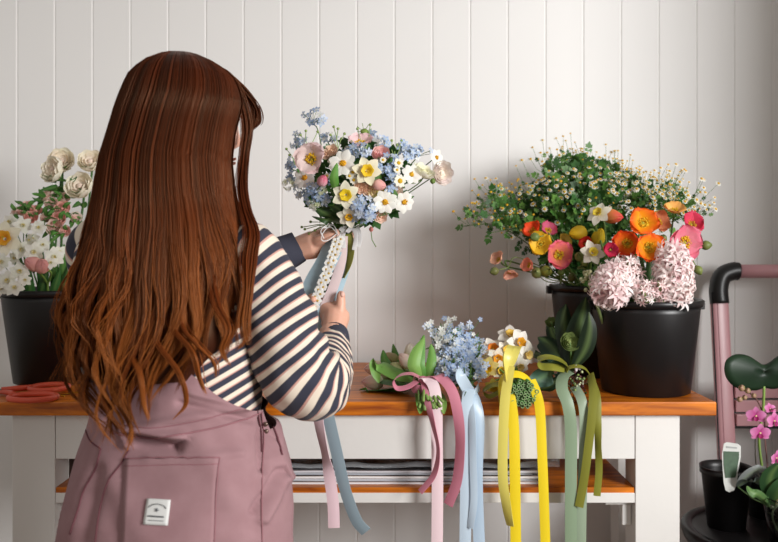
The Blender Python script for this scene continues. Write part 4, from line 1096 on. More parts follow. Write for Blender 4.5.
# --- right: poppies, tulips, narcissus
def pop(px, py, Y, r, d, col, edge, label, cc='e8b02a', op=.8, n=5): stemmed('iceland_poppy', 'stamens', label, 'flower', GP, BK1 if px > 585 else BK2, P(px, py, Y), d, lambda a, b, M: poppy(a, b, M, r * Y / FPX, col, (edge,), cc, n, op), leaf=None)
pop(642, 224, 1.93, 13.5, (-.05, -1, .35), 'f0641a', 'fbc81e', 'big bright orange poppy standing uppermost in the hyacinth bucket', 'f2b21c', .75)
pop(647, 248, 1.90, 13.5, (.1, -1, .12), 'ee5a17', 'fbca20', 'bright orange poppy directly below the uppermost orange one', 'f3b51c', .8)
pop(628, 244, 1.93, 12.5, (-.5, -1, .15), 'e2400f', 'f39a1c', 'red-orange poppy to the left of the two bright orange ones', 'e9941c', .6)
pop(620, 250, 1.96, 8, (-.6, -.8, .0), 'd63c12', 'e8701a', 'small deep orange poppy tucked low behind the red-orange one', 'e9941c', .5)
pop(656, 223, 1.99, 11, (.35, -.9, .3), 'f0966a', 'f4b184', 'salmon poppy seen behind the uppermost orange poppy', 'eab04a', .6)
pop(674, 213, 1.97, 10.5, (-.1, -.6, .8), 'f2b463', 'f6c877', 'apricot yellow poppy with ruffled petals at the top right of its bucket', 'e9c04a', .35)
pop(690, 226, 1.95, 12, (.1, -.8, .5), 'd63a5a', 'e2556a', 'ruffled hot pink poppy at the right edge of the hyacinth bucket', 'dba23a', .2)
pop(683, 243, 1.93, 15, (.1, -1, .1), 'e87590', 'f2a3ae', 'rose pink poppy with a yellow heart under the hot pink one', 'f0c22a', .9)
pop(610, 250, 1.92, 8, (-.1, -1, .1), 'b92446', 'cf3a58', 'small crimson poppy above the round hyacinth', 'a83048', .3)
pop(585, 244, 2.06, 7, (-.2, -1, .2), 'dc3326', 'e24a30', 'small scarlet poppy between the yellow tulips', 'b93020', .3)
pop(534, 233, 2.10, 10, (-.5, -.7, .6), 'e8481c', 'f0662a', 'red-orange poppy topmost in the cluster left of the dark bucket', 'eaa02a', .25)
pop(541, 245, 2.05, 12, (-.3, -1, .2), 'f2be2c', 'f5cf45', 'golden yellow poppy in the cluster left of the dark bucket', 'efc32a', .5)
pop(547, 232, 2.12, 9, (.2, -.8, .5), 'e4648a', 'ea86a0', 'pink poppy peeping out behind the golden yellow poppy', 'e5b03a', .4)
pop(557, 255, 2.04, 13, (.15, -1, .05), 'e8637c', 'f0a05a', 'wide open coral pink poppy with a yellow ring at its heart', 'efb327', .95)
pop(562, 243, 2.10, 8, (.5, -.8, .3), 'f3d35a', 'f6e08a', 'pale yellow poppy just above the wide open coral pink one', 'efc32a', .4)
pop(500, 261, 2.10, 8, (-.7, -.6, .5), 'f0b79a', 'f5cdb6', 'upper of two pale peach poppies reaching out over the bench on the left', 'e9c27a', .2)
pop(509, 270, 2.09, 8, (.1, -.6, -.8), 'efb196', 'f4cbb4', 'lower of two pale peach poppies, hanging face down', 'e9c27a', .2)
pop(531, 266, 2.06, 8, (-.8, -.6, .2), 'f09478', 'f3aa90', 'salmon pink half-open poppy below the golden yellow poppy', 'e9b05a', .2)
GT = 'tulips in the right-hand buckets'
def tul(px, py, Y, r, L, d, cb, ct, label, g=GT): 
    d = Vector(d).normalized(); p = P(px, py, Y) - d * L * .5 * Y / FPX
    stemmed('tulip', 'bud_tip', label, 'flower', g, BK1 if px > 590 else BK2, p, d, lambda a, b, M: tulip(a, M, r * Y / FPX, L * Y / FPX, cb, ct), '7d9a4a', .003)
tul(614, 216.5, 2.02, 7.5, 19, (.85, -.45, -.1), 'd9a04a', 'e2384a', 'red-pink tulip lying sideways above the white narcissus')
tul(577, 233, 2.06, 7.5, 20, (-.9, -.45, -.1), 'e0c23a', 'e6b71e', 'yellow tulip pointing sideways towards the poppy cluster')
tul(599, 236, 2.05, 7, 19, (.15, -.5, .8), 'd8c23a', 'e9c828', 'yellow tulip standing upright under the white narcissus')
GN = 'narcissus in the right-hand bucket'
def nar(px, py, Y, r, d, label, c='f4efdf', cc='e6cf4a', rim=None, g=GN, bk=BK1): stemmed('narcissus', 'corona', label, 'flower', g, bk, P(px, py, Y), d, lambda a, b, M: daffodil(a, b, M, r * Y / FPX, c, cc, rim, .4, .36), '6d8c48')
nar(599, 214, 2.0, 12.5, (-.6, -.7, .5), 'white narcissus facing away up to the left beside the red-pink tulip')
nar(592, 253, 1.98, 12.5, (.1, -1, .3), 'white narcissus with a yellow centre beside the left hyacinth')
# buds on wiry stems
GB = 'poppy buds in the right-hand buckets'
def bud(px, py, Y, r, d, via, label, c='8a9450'):
    d = Vector(d).normalized(); p = P(px, py, Y) - d * r * Y / FPX
    stemmed('poppy_bud', 'seam', label, 'flower bud', GB, BK1 if px > 585 else BK2, p, d, lambda a, b, M: egg(a, M, r * Y / FPX * .95, 2.3 * r * Y / FPX, c, mixh(c)), '7d8f50', .0014, via=P(*via), mat='leaf')
def mixh(c): return '5f6a36'
bud(705, 245.5, 1.93, 5.2, (.9, -.4, .1), (690, 247, 1.94), 'upper round green bud sticking out to the right of the rose pink poppy')
bud(698, 269.5, 1.90, 4.6, (.35, -.3, -.8), (690, 252, 1.92), 'nodding green bud hanging beside the right hyacinth')
bud(662.5, 239, 1.91, 4.5, (.1, -.6, .5), (664, 250, 1.93), 'olive bud standing between the orange and rose pink poppies')
bud(535.5, 237, 2.02, 5, (-.8, -.5, -.1), (552, 238, 2.04), 'olive bud lying across the golden yellow poppy', '7f8f4a')
bud(495, 271, 2.07, 4.6, (-.8, -.4, -.2), (520, 258, 2.08), 'brownish bud at the tip of the lowest stem left of the pale peach poppies', '7f7a4a')
bud(561, 273, 2.05, 3.8, (-.1, -.5, .6), (565, 268, 2.06), 'little green bud under the coral pink poppy', '7f9a48')
bud(579.5, 257, 2.02, 5.2, (-.3, -.7, .4), (582, 265, 2.03), 'pale green bud left of the lower white narcissus', 'a9b56c')
bud(585, 263, 2.00, 4, (.2, -.7, .3), (586, 270, 2.01), 'second pale green bud just under the other pale one', '9fae62')
bud(572, 277, 2.06, 4.5, (0, -.7, .2), (574, 285, 2.07), 'brown bud low against the dark bucket rim', '6a5a35')
bud(546, 271, 2.04, 6.2, (.2, -.9, .2), (552, 280, 2.06), 'fat yellow-green seed head below the coral pink poppy', 'b4ae4a')
bud(537, 273, 2.05, 6.2, (-.3, -.8, .2), (548, 282, 2.07), 'pale green seed head next to the fat yellow-green one', 'b2b470')
# hyacinths
GH = 'pale pink hyacinths'
HCOL = [S('fcf3f0'), S('f9eae7'), S('fdf8f4'), S('f6dfde')]
def hya(b_, t_, r, n, label):
    t = thing('hyacinth', BK1 + Vector((R.uniform(-.03, .03), R.uniform(-.03, .03), .012)), label, 'flower', GH)
    a = MB(); b0, t0 = P(*b_), P(*t_)
    hyacinth(a, b0, t0, r * 1.9 / FPX, n, HCOL); a.build('bloom', MAT['petal'], t)
    s_ = MB(); catstem(s_, [t.location.copy(), BK1 + Vector(((b0.x - BK1.x) * .7, -.06, .19)), b0 - (t0 - b0).normalized() * .02, b0], .006, S('93a868')); s_.build('stem', MAT['leaf'], t)
hya((617, 274, 1.90), (607, 297, 1.835), 23, 64, 'round pale pink hyacinth tipping forward over the bucket rim on the left')
hya((634, 292, 1.93), (626, 258, 1.90), 15, 40, 'pale pink hyacinth spike just behind the round tipping one')
hya((676, 301, 1.88), (671, 248, 1.87), 21.5, 84, 'tall upright pale pink hyacinth on the right')
hya((646, 300, 1.86), (640, 283, 1.845), 12, 24, 'short pale pink hyacinth low between the two big ones')
hya((662, 300, 1.87), (658, 280, 1.855), 11, 22, 'short pale pink hyacinth nestling against the tall upright one')
t = thing('green_hyacinth', BK1 + Vector((-.05, 0, .012)), 'pale green unopened hyacinth head left of the round pink one', 'flower')
a = MB()
for k in range(26):
    c = P(589, 281, 1.90) + Vector((R.uniform(-.018, .018), R.uniform(-.012, .01), R.uniform(-.025, .025))); egg(a, frame(c, (c - P(589, 281, 1.95))), .0052, .015, 'b9bf86', 'd6d2ae', 6)
a.build('bloom', MAT['leaf'], t)
s_ = MB(); catstem(s_, [t.location.copy(), P(595, 300, 1.93), P(589, 285, 1.91)], .004, S('93a868')); s_.build('stem', MAT['leaf'], t)
# broad dark leaves hanging over the front bucket's side come with the green bunch below

# --- feverfew sprays
def fev(tips, label, group, nd, nl, bow, white, by, bk=BK2, leafL=.036, start=.45):
    for (px, py, Y) in tips:
        tip = P(px, py, Y); base, rim = in_bucket(bk, tip); rim2 = bk + Vector(((tip.x - bk.x) * .16, (tip.y - bk.y) * .16, .24))
        t = thing('feverfew', base, label, 'flower spray', group)
        s_, l_, f_ = MB(), MB(), MB()
        spray(s_, l_, f_, rim2, tip, bow, nd, nl, .0072, .055, white, leafL, start)
        s_.tube([base, (base + rim2) / 2, rim2], .0024, S('4f7434'), 5)
        o = s_.build('stem', MAT['leaf'], t); l_.build('leaves', MAT['leaf'], t); f_.build('blossoms', MAT['petal'], t)
fev([(462, 226, 2.18), (472, 203, 2.2), (484, 197, 2.22), (500, 199, 2.23), (478, 216, 2.16), (512, 212, 2.24), (488, 233, 2.15), (520, 205, 2.28), (497, 214, 2.2), (505, 232, 2.16)], 'green feverfew stem with yellow button heads arching out to the left over the bench', 'feverfew arching left', 14, 24, (.03, 0, .05), .3, 0, leafL=.022, start=.3)
fev([(545, 172, 2.25), (557, 160, 2.28), (572, 156, 2.3), (586, 154, 2.3), (600, 160, 2.3), (613, 168, 2.28), (538, 190, 2.22), (562, 172, 2.22), (578, 170, 2.2), (594, 172, 2.22), (552, 186, 2.2), (608, 182, 2.2), (568, 190, 2.17), (590, 188, 2.17), (530, 200, 2.22), (620, 178, 2.26), (580, 205, 2.14), (556, 205, 2.16), (604, 200, 2.15), (545, 210, 2.16)], 'upright leafy feverfew stem with tiny white daisies in the tall green dome', 'feverfew standing upright', 17, 60, (0, 0, .02), .75, 0, leafL=.025, start=.25)
fev([(630, 190, 2.24), (642, 188, 2.24), (655, 192, 2.22), (668, 198, 2.2), (680, 200, 2.18), (692, 206, 2.16), (703, 214, 2.14), (650, 203, 2.15), (668, 210, 2.12), (635, 202, 2.16), (690, 218, 2.1), (660, 200, 2.18)], 'feverfew stem thick with white daisies leaning right above the orange poppies', 'feverfew leaning right', 34, 24, (-.03, 0, .05), .95, 0, leafL=.022, start=.4)

# --- left bucket
kl = 2.1 / FPX
def roseL(px, py, Y, r, d, label):
    p = P(px, py, Y)
    t = stemmed('garden_rose', 'flower_centre', label, 'flower', 'cream roses in the left bucket', BKL, p, d, lambda a, b, M: ranunculus(a, b, M, r * Y / FPX, 'faf4e2', 'f8e2d2', 4, 0, 24), '3f6a2f', .003)
    lf = MB()
    for k in range(5):
        a = 2 * PI * k / 5; e = p + Vector((.022 * math.cos(a), .022 * math.sin(a), -.024)); blade(lf, [p - Vector((0, 0, .02)), (p + e) / 2 + Vector((0, 0, -.008)), e + Vector((0, 0, .006))], .008, S('6f9150'))
    for k in range(3):
        q = p + Vector((R.uniform(-.02, .02), R.uniform(-.02, .0), -.06 - .03 * k)); blade(lf, [q, q + Vector((R.uniform(-.03, .03), -.01, .012)), q + Vector((R.uniform(-.05, .05), -.02, .0))], .022, S('3c6a30'))
    lf.build('leaf', MAT['leaf'], t)
roseL(51, 169, 2.1, 12, (-.5, -.8, .2), 'cream rose facing left, one of the two standing tallest against the wall')
roseL(61, 160, 2.14, 11.5, (.2, -.8, .35), 'cream rose just behind the left-facing tall one')
roseL(90, 160, 2.1, 11, (.1, -.7, .45), 'cream rose tinged pink, highest beside the auburn hair')
roseL(79, 185, 2.07, 12.5, (-.1, -.8, .35), 'cream rose below the pink-tinged one beside the hair')
def rosespray(label, heads):
    g = 'pink spray roses in the left bucket'
    p0 = P(heads[0][0], heads[0][1] + 25, 2.08); base, rim = in_bucket(BKL, p0)
    t = thing('spray_rose', base, label, 'flower spray', g); st, lf = MB(), MB()
    catstem(st, [base, rim, p0], .0024, S('3f6a2f'))
    for (px, py, Y, r) in heads:
        p = P(px, py, Y); d = (p - p0).normalized() * .8 + Vector((R.uniform(-.3, .3), -.8, .2))
        st.tube([p0, (p + p0) / 2 + Vector((0, .004, -.004)), p], .001, S('4f7a3a'), 4)
        a, b = MB(), MB(); M = frame(p, d); ranunculus(a, b, M, r * Y / FPX, R.choice(['f9d6cb', 'fbe6da', 'f5c0b2', 'fceee4']), R.choice(['f0a69c', 'f4bfb0']), 4, 0, 14)
        o = a.build('rose_head', MAT['petal'], t); b.build('flower_centre', MAT['petal'], o)
        for k in range(5):
            e = p + Vector((R.uniform(-.035, .035), R.uniform(-.02, .015), R.uniform(-.03, .025))); blade(lf, [p - d * .008, (p + e) / 2 + Vector((0, -.004, 0)), e], .011, jit(S('4d8038'), .25), n=3)
    st.build('stem', MAT['leaf'], t); lf.build('leaf', MAT['leaf'], t)
rosespray('pink spray rose stem topping the cluster under the cream roses', [(50, 191, 2.1, 5), (64, 197, 2.08, 5.2), (46, 197, 2.08, 4.4), (51, 203, 2.05, 5.6), (57, 203, 2.06, 4.6)])
rosespray('pink spray rose stem at the left of the cluster above the white narcissus', [(26, 205, 2.08, 5.2), (22, 211, 2.06, 4.6), (15, 211, 2.07, 4.6), (36, 210, 2.05, 4.8), (31, 217, 2.03, 5.6)])
rosespray('pink spray rose stem whose coral heads sit next to the striped sleeve', [(62, 208, 2.03, 6.8), (58, 219, 2.01, 6.6), (54, 227, 2.0, 6.8), (65, 231, 1.99, 4.8), (46, 217, 2.03, 5.0), (76, 217, 2.04, 5.0)])
def nclust(label, heads, cc='e9e3b8'):
    p0 = P(heads[0][0], heads[0][1] + 22, 2.04); base, rim = in_bucket(BKL, p0)
    t = thing('paperwhite_narcissus', base, label, 'flower', 'white narcissus in the left bucket'); st = MB(); catstem(st, [base, rim, p0], .0024, S('5f8a45'))
    for (px, py, Y, r) in heads:
        p = P(px, py, Y); d = Vector((R.uniform(-.5, .5), -1, R.uniform(-.1, .6))); st.tube([p0, (p + p0) / 2 + Vector((0, .004, .004)), p], .0011, S('6f9a50'), 4)
        a, b = MB(), MB(); daffodil(a, b, frame(p, d, R.uniform(0, 6)), r * Y / FPX, 'f3f1e6', cc, None, .25, .22); o = a.build('floret', MAT['petal'], t); b.build('corona', MAT['petal'], o)
    st.build('stem', MAT['leaf'], t)
nclust('white star-shaped narcissus stem uppermost, just under the pink roses', [(23, 226, 2.0, 9.5), (39, 228, 1.99, 8), (10, 222, 2.03, 8.5), (30, 240, 2.01, 6)])
nclust('white narcissus stem in the middle, right of the big daffodil', [(34, 252, 1.97, 10), (43, 245, 1.98, 7.5), (22, 250, 1.98, 9.5), (33, 239, 2.02, 7), (15, 258, 1.99, 7)])
nclust('white narcissus stem nearest the striped sleeve, over the bucket rim', [(54, 257, 1.96, 10), (51, 263, 1.95, 7), (60, 252, 1.98, 6.5)])
nclust('white narcissus stem lowest, hanging over the left of the bucket rim', [(20, 272, 1.94, 10.5), (8, 281, 1.93, 11), (15, 288, 1.92, 9.5), (2, 262, 1.95, 9), (1, 288, 1.94, 9), (25, 280, 1.93, 6.5)], 'eadfb0')
stemmed('daffodil', 'corona', 'large cream daffodil with an orange cup at the very left edge', 'flower', None, BKL, P(5, 239, 1.98), (.05, -1, .2), lambda a, b, M: daffodil(a, b, M, 16.5 * kl, 'f3ecd6', 'eda02c', 'f0b83a', .3, .42))
for px, py, d, lab in ((34, 264, (-.5, -.7, .4), 'pink tulip among the white narcissus on the bucket rim, the left of two'), (42, 266, (.35, -.7, .4), 'pink tulip among the white narcissus on the bucket rim, the right of two')):
    d = Vector(d).normalized(); stemmed('tulip', 'bud_tip', lab, 'flower', 'pink tulips in the left bucket', BKL, P(px, py, 1.95) - d * .018, d, lambda a, b, M: tulip(a, M, 7 * kl, 17 * kl, 'eeb9a8', 'e39a9a'), '7d9a4a', .003)
for k, (px, py, tx, ty) in enumerate([(40, 290, 48, 268), (52, 292, 60, 270), (62, 292, 70, 262), (34, 290, 30, 270), (75, 290, 74, 250), (46, 285, 40, 240), (66, 280, 64, 244), (84, 285, 82, 235), (30, 280, 14, 240), (58, 275, 52, 238)]):
    t_ = P(tx, ty, 2.03); b_ = P(px, py + 20, 2.07); mb = MB(); blade(mb, [b_, (b_ + t_) / 2 + Vector((0, -.012, 0)), t_], .026, S(R.choice(['3d6b35', '4d7d3c', '2f5529'])), n=6)
    o = mb.build('loose_leaf', MAT['leaf'], origin=b_); tag(o, 'dark green strap leaf standing among the flowers in the left bucket', 'leaf', 'leaves in the left bucket')
for k, (px, py, tx, ty) in enumerate([(612, 300, 606, 262), (622, 300, 622, 252), (632, 300, 634, 262), (640, 300, 642, 258), (648, 300, 650, 250), (655, 300, 652, 262), (662, 300, 664, 252), (672, 300, 684, 258), (645, 300, 638, 270), (628, 300, 614, 270), (600, 300, 592, 268), (652, 300, 660, 266)]):
    t_ = P(tx, ty, 1.985); b_ = P(px, py + 16, 1.99); mb = MB(); blade(mb, [b_, (b_ + t_) / 2 + Vector((0, -.01, 0)), t_], .030, S(R.choice(['2b4a26', '355a2e', '22401f'])), n=6)
    o = mb.build('loose_leaf', MAT['leaf'], origin=b_); tag(o, 'dark green strap leaf standing behind the pink hyacinths in the large bucket', 'leaf', 'leaves behind the hyacinths')
# ================================================================ tied bunches lying along the front of the bench
RB = {}
for k, h in (('pink', 'd98a9d'), ('palepink2', 'f8dfe4'), ('sky', 'cfe0ee'), ('sky2', 'c4d8ea'), ('yellow', 'f7dc2a'), ('paleyellow', 'e9dc6e'), ('sage', '8fa386'), ('sage2', '9cad94'), ('olive', '8b8a35')):
    RB[k] = ribbon_mat(k + '_ribbon_satin', h)
def hang(name, mat, pts, w, tw, par, lab, side=(1, 0, 0)):
    mb = MB(); ribbon(mb, [P(*p) for p in pts], w, tw, side=side, n=8); o = mb.build(name, mat, par); o['label'] = lab; return o

# tulips with pink ribbons
T1 = P(424, 381, 1.885)
tb = thing('tulip_bunch', (T1.x, T1.y, BZ), 'bunch of pale pink tulips lying on the bench tied with pink ribbons', 'flower bunch', 'tied bunches on the bench')
def tied_stem(mb, p, d, tie, end, r=.003, c='7d9a4a', lift=.02):
    d = Vector(d).normalized()
    mb.tube([Vector(a) for a in crom([p, p - d * .035, (p - d * .035) * .5 + tie * .5 + Vector((0, 0, lift * .3)), tie, end], 6)], r, jit(S(c), .1), 6)
for (px, py, Y, r, L, d, cb, ct) in ((374, 368.5, 2.04, 8, 21, (-1, -.1, -.02), 'f0efcf', 'fbcfcd'), (372, 386, 1.99, 8, 22, (-1, .05, .02), 'f0efcf', 'f9c4c8'), (411, 351, 2.0, 7.5, 18, (-.1, -.25, 1), 'e6e8c0', 'fbece4'), (405, 360, 1.97, 7, 18, (-.6, -.2, .75), 'f0efd4', 'fbd5d0'), (396, 368, 1.98, 7, 16, (-.7, -.3, .6), 'b9c27f', 'd5d2a0'),
                               (391, 358, 2.06, 6.5, 15, (-.6, .1, .6), 'b5bf7c', 'd9b79a'), (437, 360, 1.99, 6.5, 17, (.15, -.1, 1), 'e6e7c4', 'f9e2d8'), (384, 377, 2.03, 7, 17, (-.8, .1, .25), 'b9c27f', 'd8b8a0')):
    k = Y / FPX; d = Vector(d).normalized(); p = P(px, py, Y) - d * L * k * .5; p.z = max(p.z, BZ + r * k)
    mb = MB(); tulip(mb, frame(p, d), r * k, L * k, cb, ct); o = mb.build('tulip', MAT['petal'], tb)
    s_ = MB(); tied_stem(s_, p, d, T1 + Vector((R.uniform(-.012, .012), R.uniform(-.008, .008), R.uniform(-.012, .006))), P(420 + R.uniform(-2, 22), 403 + R.uniform(-4, 8), 1.80 + R.uniform(-.01, .02)), .0033, '86a356'); s_.build('stem', MAT['leaf'], o)
for pts, w, c in (([(424, 379, 1.89), (420, 364, 1.885), (421, 348, 1.90), (424, 335, 1.915)], .025, '5f9440'), ([(420, 378, 1.88), (414, 366, 1.87), (417, 351, 1.88), (424, 338, 1.90)], .030, '82ae58'), ([(428, 380, 1.89), (431, 366, 1.89), (432, 355, 1.90), (431, 344, 1.91)], .024, '6a9c46'),
                  ([(412, 380, 1.91), (394, 372, 1.92), (378, 364, 1.94), (376, 372, 1.93), (379, 383, 1.925)], .036, '76a54f'), ([(415, 384, 1.92), (395, 388, 1.95), (372, 393, 1.97), (359, 396, 1.97)], .045, '47732f'), ([(416, 378, 1.94), (400, 374, 1.99), (386, 362, 2.03), (383, 350, 2.05)], .030, '4f7f39'),
                  ([(416, 378, 1.95), (405, 368, 2.02), (396, 356, 2.06), (393, 344, 2.07)], .024, '568640'), ([(418, 386, 1.91), (396, 382, 1.96), (376, 378, 2.0), (366, 380, 2.02)], .040, '3f6a2c'), ([(432, 382, 1.89), (438, 372, 1.90), (441, 366, 1.90)], .02, '7ba853'), ([(420, 388, 1.87), (421, 400, 1.83), (420, 414, 1.805)], .026, '6b9444'), ([(436, 390, 1.87), (442, 402, 1.83), (444, 414, 1.81)], .022, '7ca050')):
    mb = MB(); q = [P(*p) for p in pts]
    for v in q:
        if v.y > 1.84: v.z = max(v.z, BZ + .004)
    blade(mb, q, w, S(c), .3, 7); mb.build('leaf', MAT['leaf'], tb)
s_ = MB()
for k in range(9): s_.tube([T1 + Vector((R.uniform(-.014, .014), 0, R.uniform(-.016, .006))), P(419 + k * 3, 404 + R.uniform(-5, 9), 1.80)], .0034, jit(S('7f9a54'), .12), 6)
s_.build('stem_ends', MAT['leaf'], tb)
kn = MB(); ribbon(kn, [P(414, 376, 1.90), P(413, 386, 1.86), P(420, 390, 1.845), P(430, 386, 1.855), P(434, 378, 1.89)], .022, side=(.3, 0, 1)); kn.ball(P(423, 380, 1.855), .011, sc=(1.1, .7, .9), nu=12, nv=8); o = kn.build('knot', RB['pink'], tb)
hang('bow_loop', RB['pink'], [(422, 379, 1.86), (412, 374, 1.85), (401, 375, 1.845), (394, 381, 1.845), (397, 388, 1.845), (407, 387, 1.845), (417, 381, 1.855)], .015, [0, .1, .2, .3, .3, .3, .2], tb, 'pink bow loop', side=(0, 1, .35))
hang('ribbon_tail', RB['palepink2'], [(421, 378, 1.855), (428, 379, 1.845), (434, 387, 1.828), (436.5, 405, 1.816), (437, 440, 1.814), (437.5, 490, 1.812), (437, 560, 1.81)], .026, [0, .1, 0, 0, .04, 0, 0], tb, 'pale pink ribbon tail hanging straight down')
hang('ribbon_tail', RB['pink'], [(424, 378, 1.86), (440, 377, 1.845), (452, 391, 1.826), (458, 415, 1.815), (460, 445, 1.812), (457, 480, 1.812), (448, 505, 1.812)], .024, [.2, .2, 0, .2, .6, .5, .6], tb, 'deep pink ribbon tail curving down on the right')
hang('ribbon_tail', RB['pink'], [(424, 382, 1.85), (427, 400, 1.81), (433, 425, 1.802), (438, 450, 1.80), (434, 474, 1.80), (420, 492, 1.80)], .015, [0, .3, .9, 1.1, .8, .8], tb, 'narrow pink ribbon tail twisting to the left')

# forget-me-nots with blue ribbons
T2 = P(468, 387, 1.865)
fb = thing('forget_me_not_bunch', (T2.x, T2.y, BZ), 'bunch of blue forget-me-nots lying on the bench tied with sky blue ribbons', 'flower bunch', 'tied bunches on the bench')
tips = [(433, 326, 1.97), (440, 333, 1.96), (447, 328, 1.98), (431, 336, 1.96), (456, 337, 1.97), (462, 343, 1.95), (437, 345, 1.94), (447, 343, 1.95), (455, 350, 1.93), (466, 350, 1.94), (470, 360, 1.92), (474, 341, 1.98), (470, 333, 2.0), (446, 356, 1.92), (440, 362, 1.91), (462, 362, 1.90), (452, 366, 1.89), (476, 356, 1.93), (476, 370, 1.90), (446, 378, 1.88), (441, 376, 1.89), (459, 331, 1.99), (456, 376, 1.875), (468, 342, 1.96)]
for k, (px, py, Y) in enumerate(tips):
    tip = P(px, py, Y); s_, f_ = MB(), MB(); white = .65 if k in (0, 1, 2, 3, 6) else .12
    q = [Vector(a) for a in crom([tuple(T2 + Vector((R.uniform(-.01, .01), R.uniform(-.008, .008), 0))), tuple(T2 * .5 + tip * .5 + Vector((R.uniform(-.01, .01), -.008, .01))), tuple(tip)], 6)]
    s_.tube(q, .0011, S('56783c'), 5)
    for _ in range(23):
        i = R.randint(int(len(q) * .45), len(q) - 1); e = q[i] + Vector((R.gauss(0, .014), R.gauss(-.004, .008), R.gauss(.004, .014)))
        s_.tube([q[i], e], .0006, S('6d8d4c'), 3, caps=False); cc = S('e9ecec') if R.random() < white else R.choice(BLUES)
        floret(f_, e, Vector((R.uniform(-.5, .5), -1, R.uniform(-.1, .8))), R.uniform(.0065, .0108), cc, 5, mixc(cc, S('f3efcf'), .5))
    for _ in range(9):
        i = R.randint(1, len(q) - 2); lobed = q[i]; e = lobed + Vector((R.gauss(0, .016), R.gauss(-.003, .008), R.gauss(.002, .014))); blade(s_, [lobed, (lobed + e) / 2 + Vector((0, -.003, .002)), e], .0055, jit(S('3d5c30'), .25), n=2)
    o = f_.build('flower_spray', MAT['petal'], fb); s_.build('stem', MAT['leaf'], o)
s_ = MB()
for k in range(7): e = P(462 + R.uniform(0, 22), 403 + R.uniform(-6, 10), 1.83); s_.tube([T2 + Vector((R.uniform(-.01, .01), 0, R.uniform(-.01, .01))), (T2 + e) / 2 + Vector((0, -.01, .004)), e], .0009, jit(S('44602f'), .2), 5)
s_.build('stem_ends', MAT['leaf'], fb)
hang('bow_loop', RB['sky'], [(469, 391, 1.845), (464, 383, 1.835), (460, 375, 1.83), (461, 369, 1.835)], .026, [.1, .3, .5, 1.3], fb, 'upright sky blue ribbon end')
mb = MB(); mb.ball(P(469, 389, 1.85), .012, sc=(1, .7, .8), nu=12, nv=8); ribbon(mb, [P(459, 388, 1.87), P(463, 394, 1.84), P(474, 394, 1.84), P(479, 387, 1.87)], .018, side=(0, .2, 1)); mb.build('knot', RB['sky'], fb)
hang('ribbon_tail', RB['sky'], [(469, 389, 1.842), (467, 405, 1.822), (467, 430, 1.812), (466, 480, 1.81), (465, 560, 1.81)], .026, [.2, 0, .1, 0, .05], fb, 'left sky blue ribbon tail')
hang('ribbon_tail', RB['sky2'], [(470, 389, 1.85), (476, 402, 1.83), (479, 425, 1.82), (477, 480, 1.818), (480, 560, 1.815)], .026, [-.2, -.3, -.1, .15, 0], fb, 'right sky blue ribbon tail')
hang('ribbon_tail', RB['sky'], [(468, 392, 1.845), (472, 420, 1.808), (473, 460, 1.804), (474, 500, 1.804), (470, 528, 1.804)], .016, [.2, .5, .3, .2, .6], fb, 'short sky blue ribbon tail')

# daffodils with yellow ribbons, stems cut towards the room
T3 = P(512, 384, 1.865)
db = thing('daffodil_bunch', (T3.x, T3.y, BZ), 'bunch of white and yellow daffodils lying on the bench tied with yellow ribbons', 'flower bunch', 'tied bunches on the bench')
SE = P(523, 395, 1.80); TX = P(517, 386, 1.885)
for (px, py, Y, r, d, c, cc, rim, cw) in ((480, 354, 1.97, 10.5, (-.5, -1, .2), 'f3ecd8', 'f0c42e', 'f2b32a', .45), (493, 350, 1.98, 11, (-.1, -1, .5), 'f4efe2', 'eea93a', 'e98020', .42), (497, 358, 1.94, 9.5, (.1, -1, -.1), 'f3ecd8', 'efb52c', 'eda028', .42), (510, 336, 1.99, 11, (.0, -.7, .7), 'f3efe6', 'f0cc60', None, .35), (519, 343, 1.96, 11.5, (.4, -1, .3), 'f4f1e8', 'efbb34', 'f0b030', .35), (526, 354, 1.95, 11, (.7, -1, -.1), 'f2efe6', 'efd484', None, .35),
                                   (519, 366, 1.93, 9, (.3, -1, -.2), 'efece0', 'efd484', None, .35), (488, 367, 1.91, 9.5, (-.4, -1, -.1), 'efdc8a', 'edc020', None, .45), (501, 370, 1.93, 8.5, (.1, -1, .0), 'f1ead2', 'edc43a', None, .4), (494, 386, 1.90, 7.5, (-.3, -1, -.4), 'e4d668', 'e0bb25', None, .5), (506, 350, 1.96, 9, (.2, -1, .2), 'f3eddc', 'f0c94a', None, .4)):
    k = Y / FPX; d = Vector(d).normalized(); p = P(px, py, Y); p.z = max(p.z, BZ + .012); a, b = MB(), MB(); daffodil(a, b, frame(p, d, R.uniform(0, 6)), r * k * 1.16, c, cc, rim, .42, cw)
    o = a.build('daffodil', MAT['petal'], db); b.build('corona', MAT['petal'], o)
    s_ = MB(); pb = p - d * .006; s_.tube([Vector(x) for x in crom([pb, pb - d * .02, (pb + TX) / 2 + Vector((0, .02, .01)), TX], 5)], .0026, S('7a9a4a'), 6); s_.build('stem', MAT['leaf'], o)
dr_ = (SE - TX).normalized(); M = frame(SE, dr_)
n_ = 0
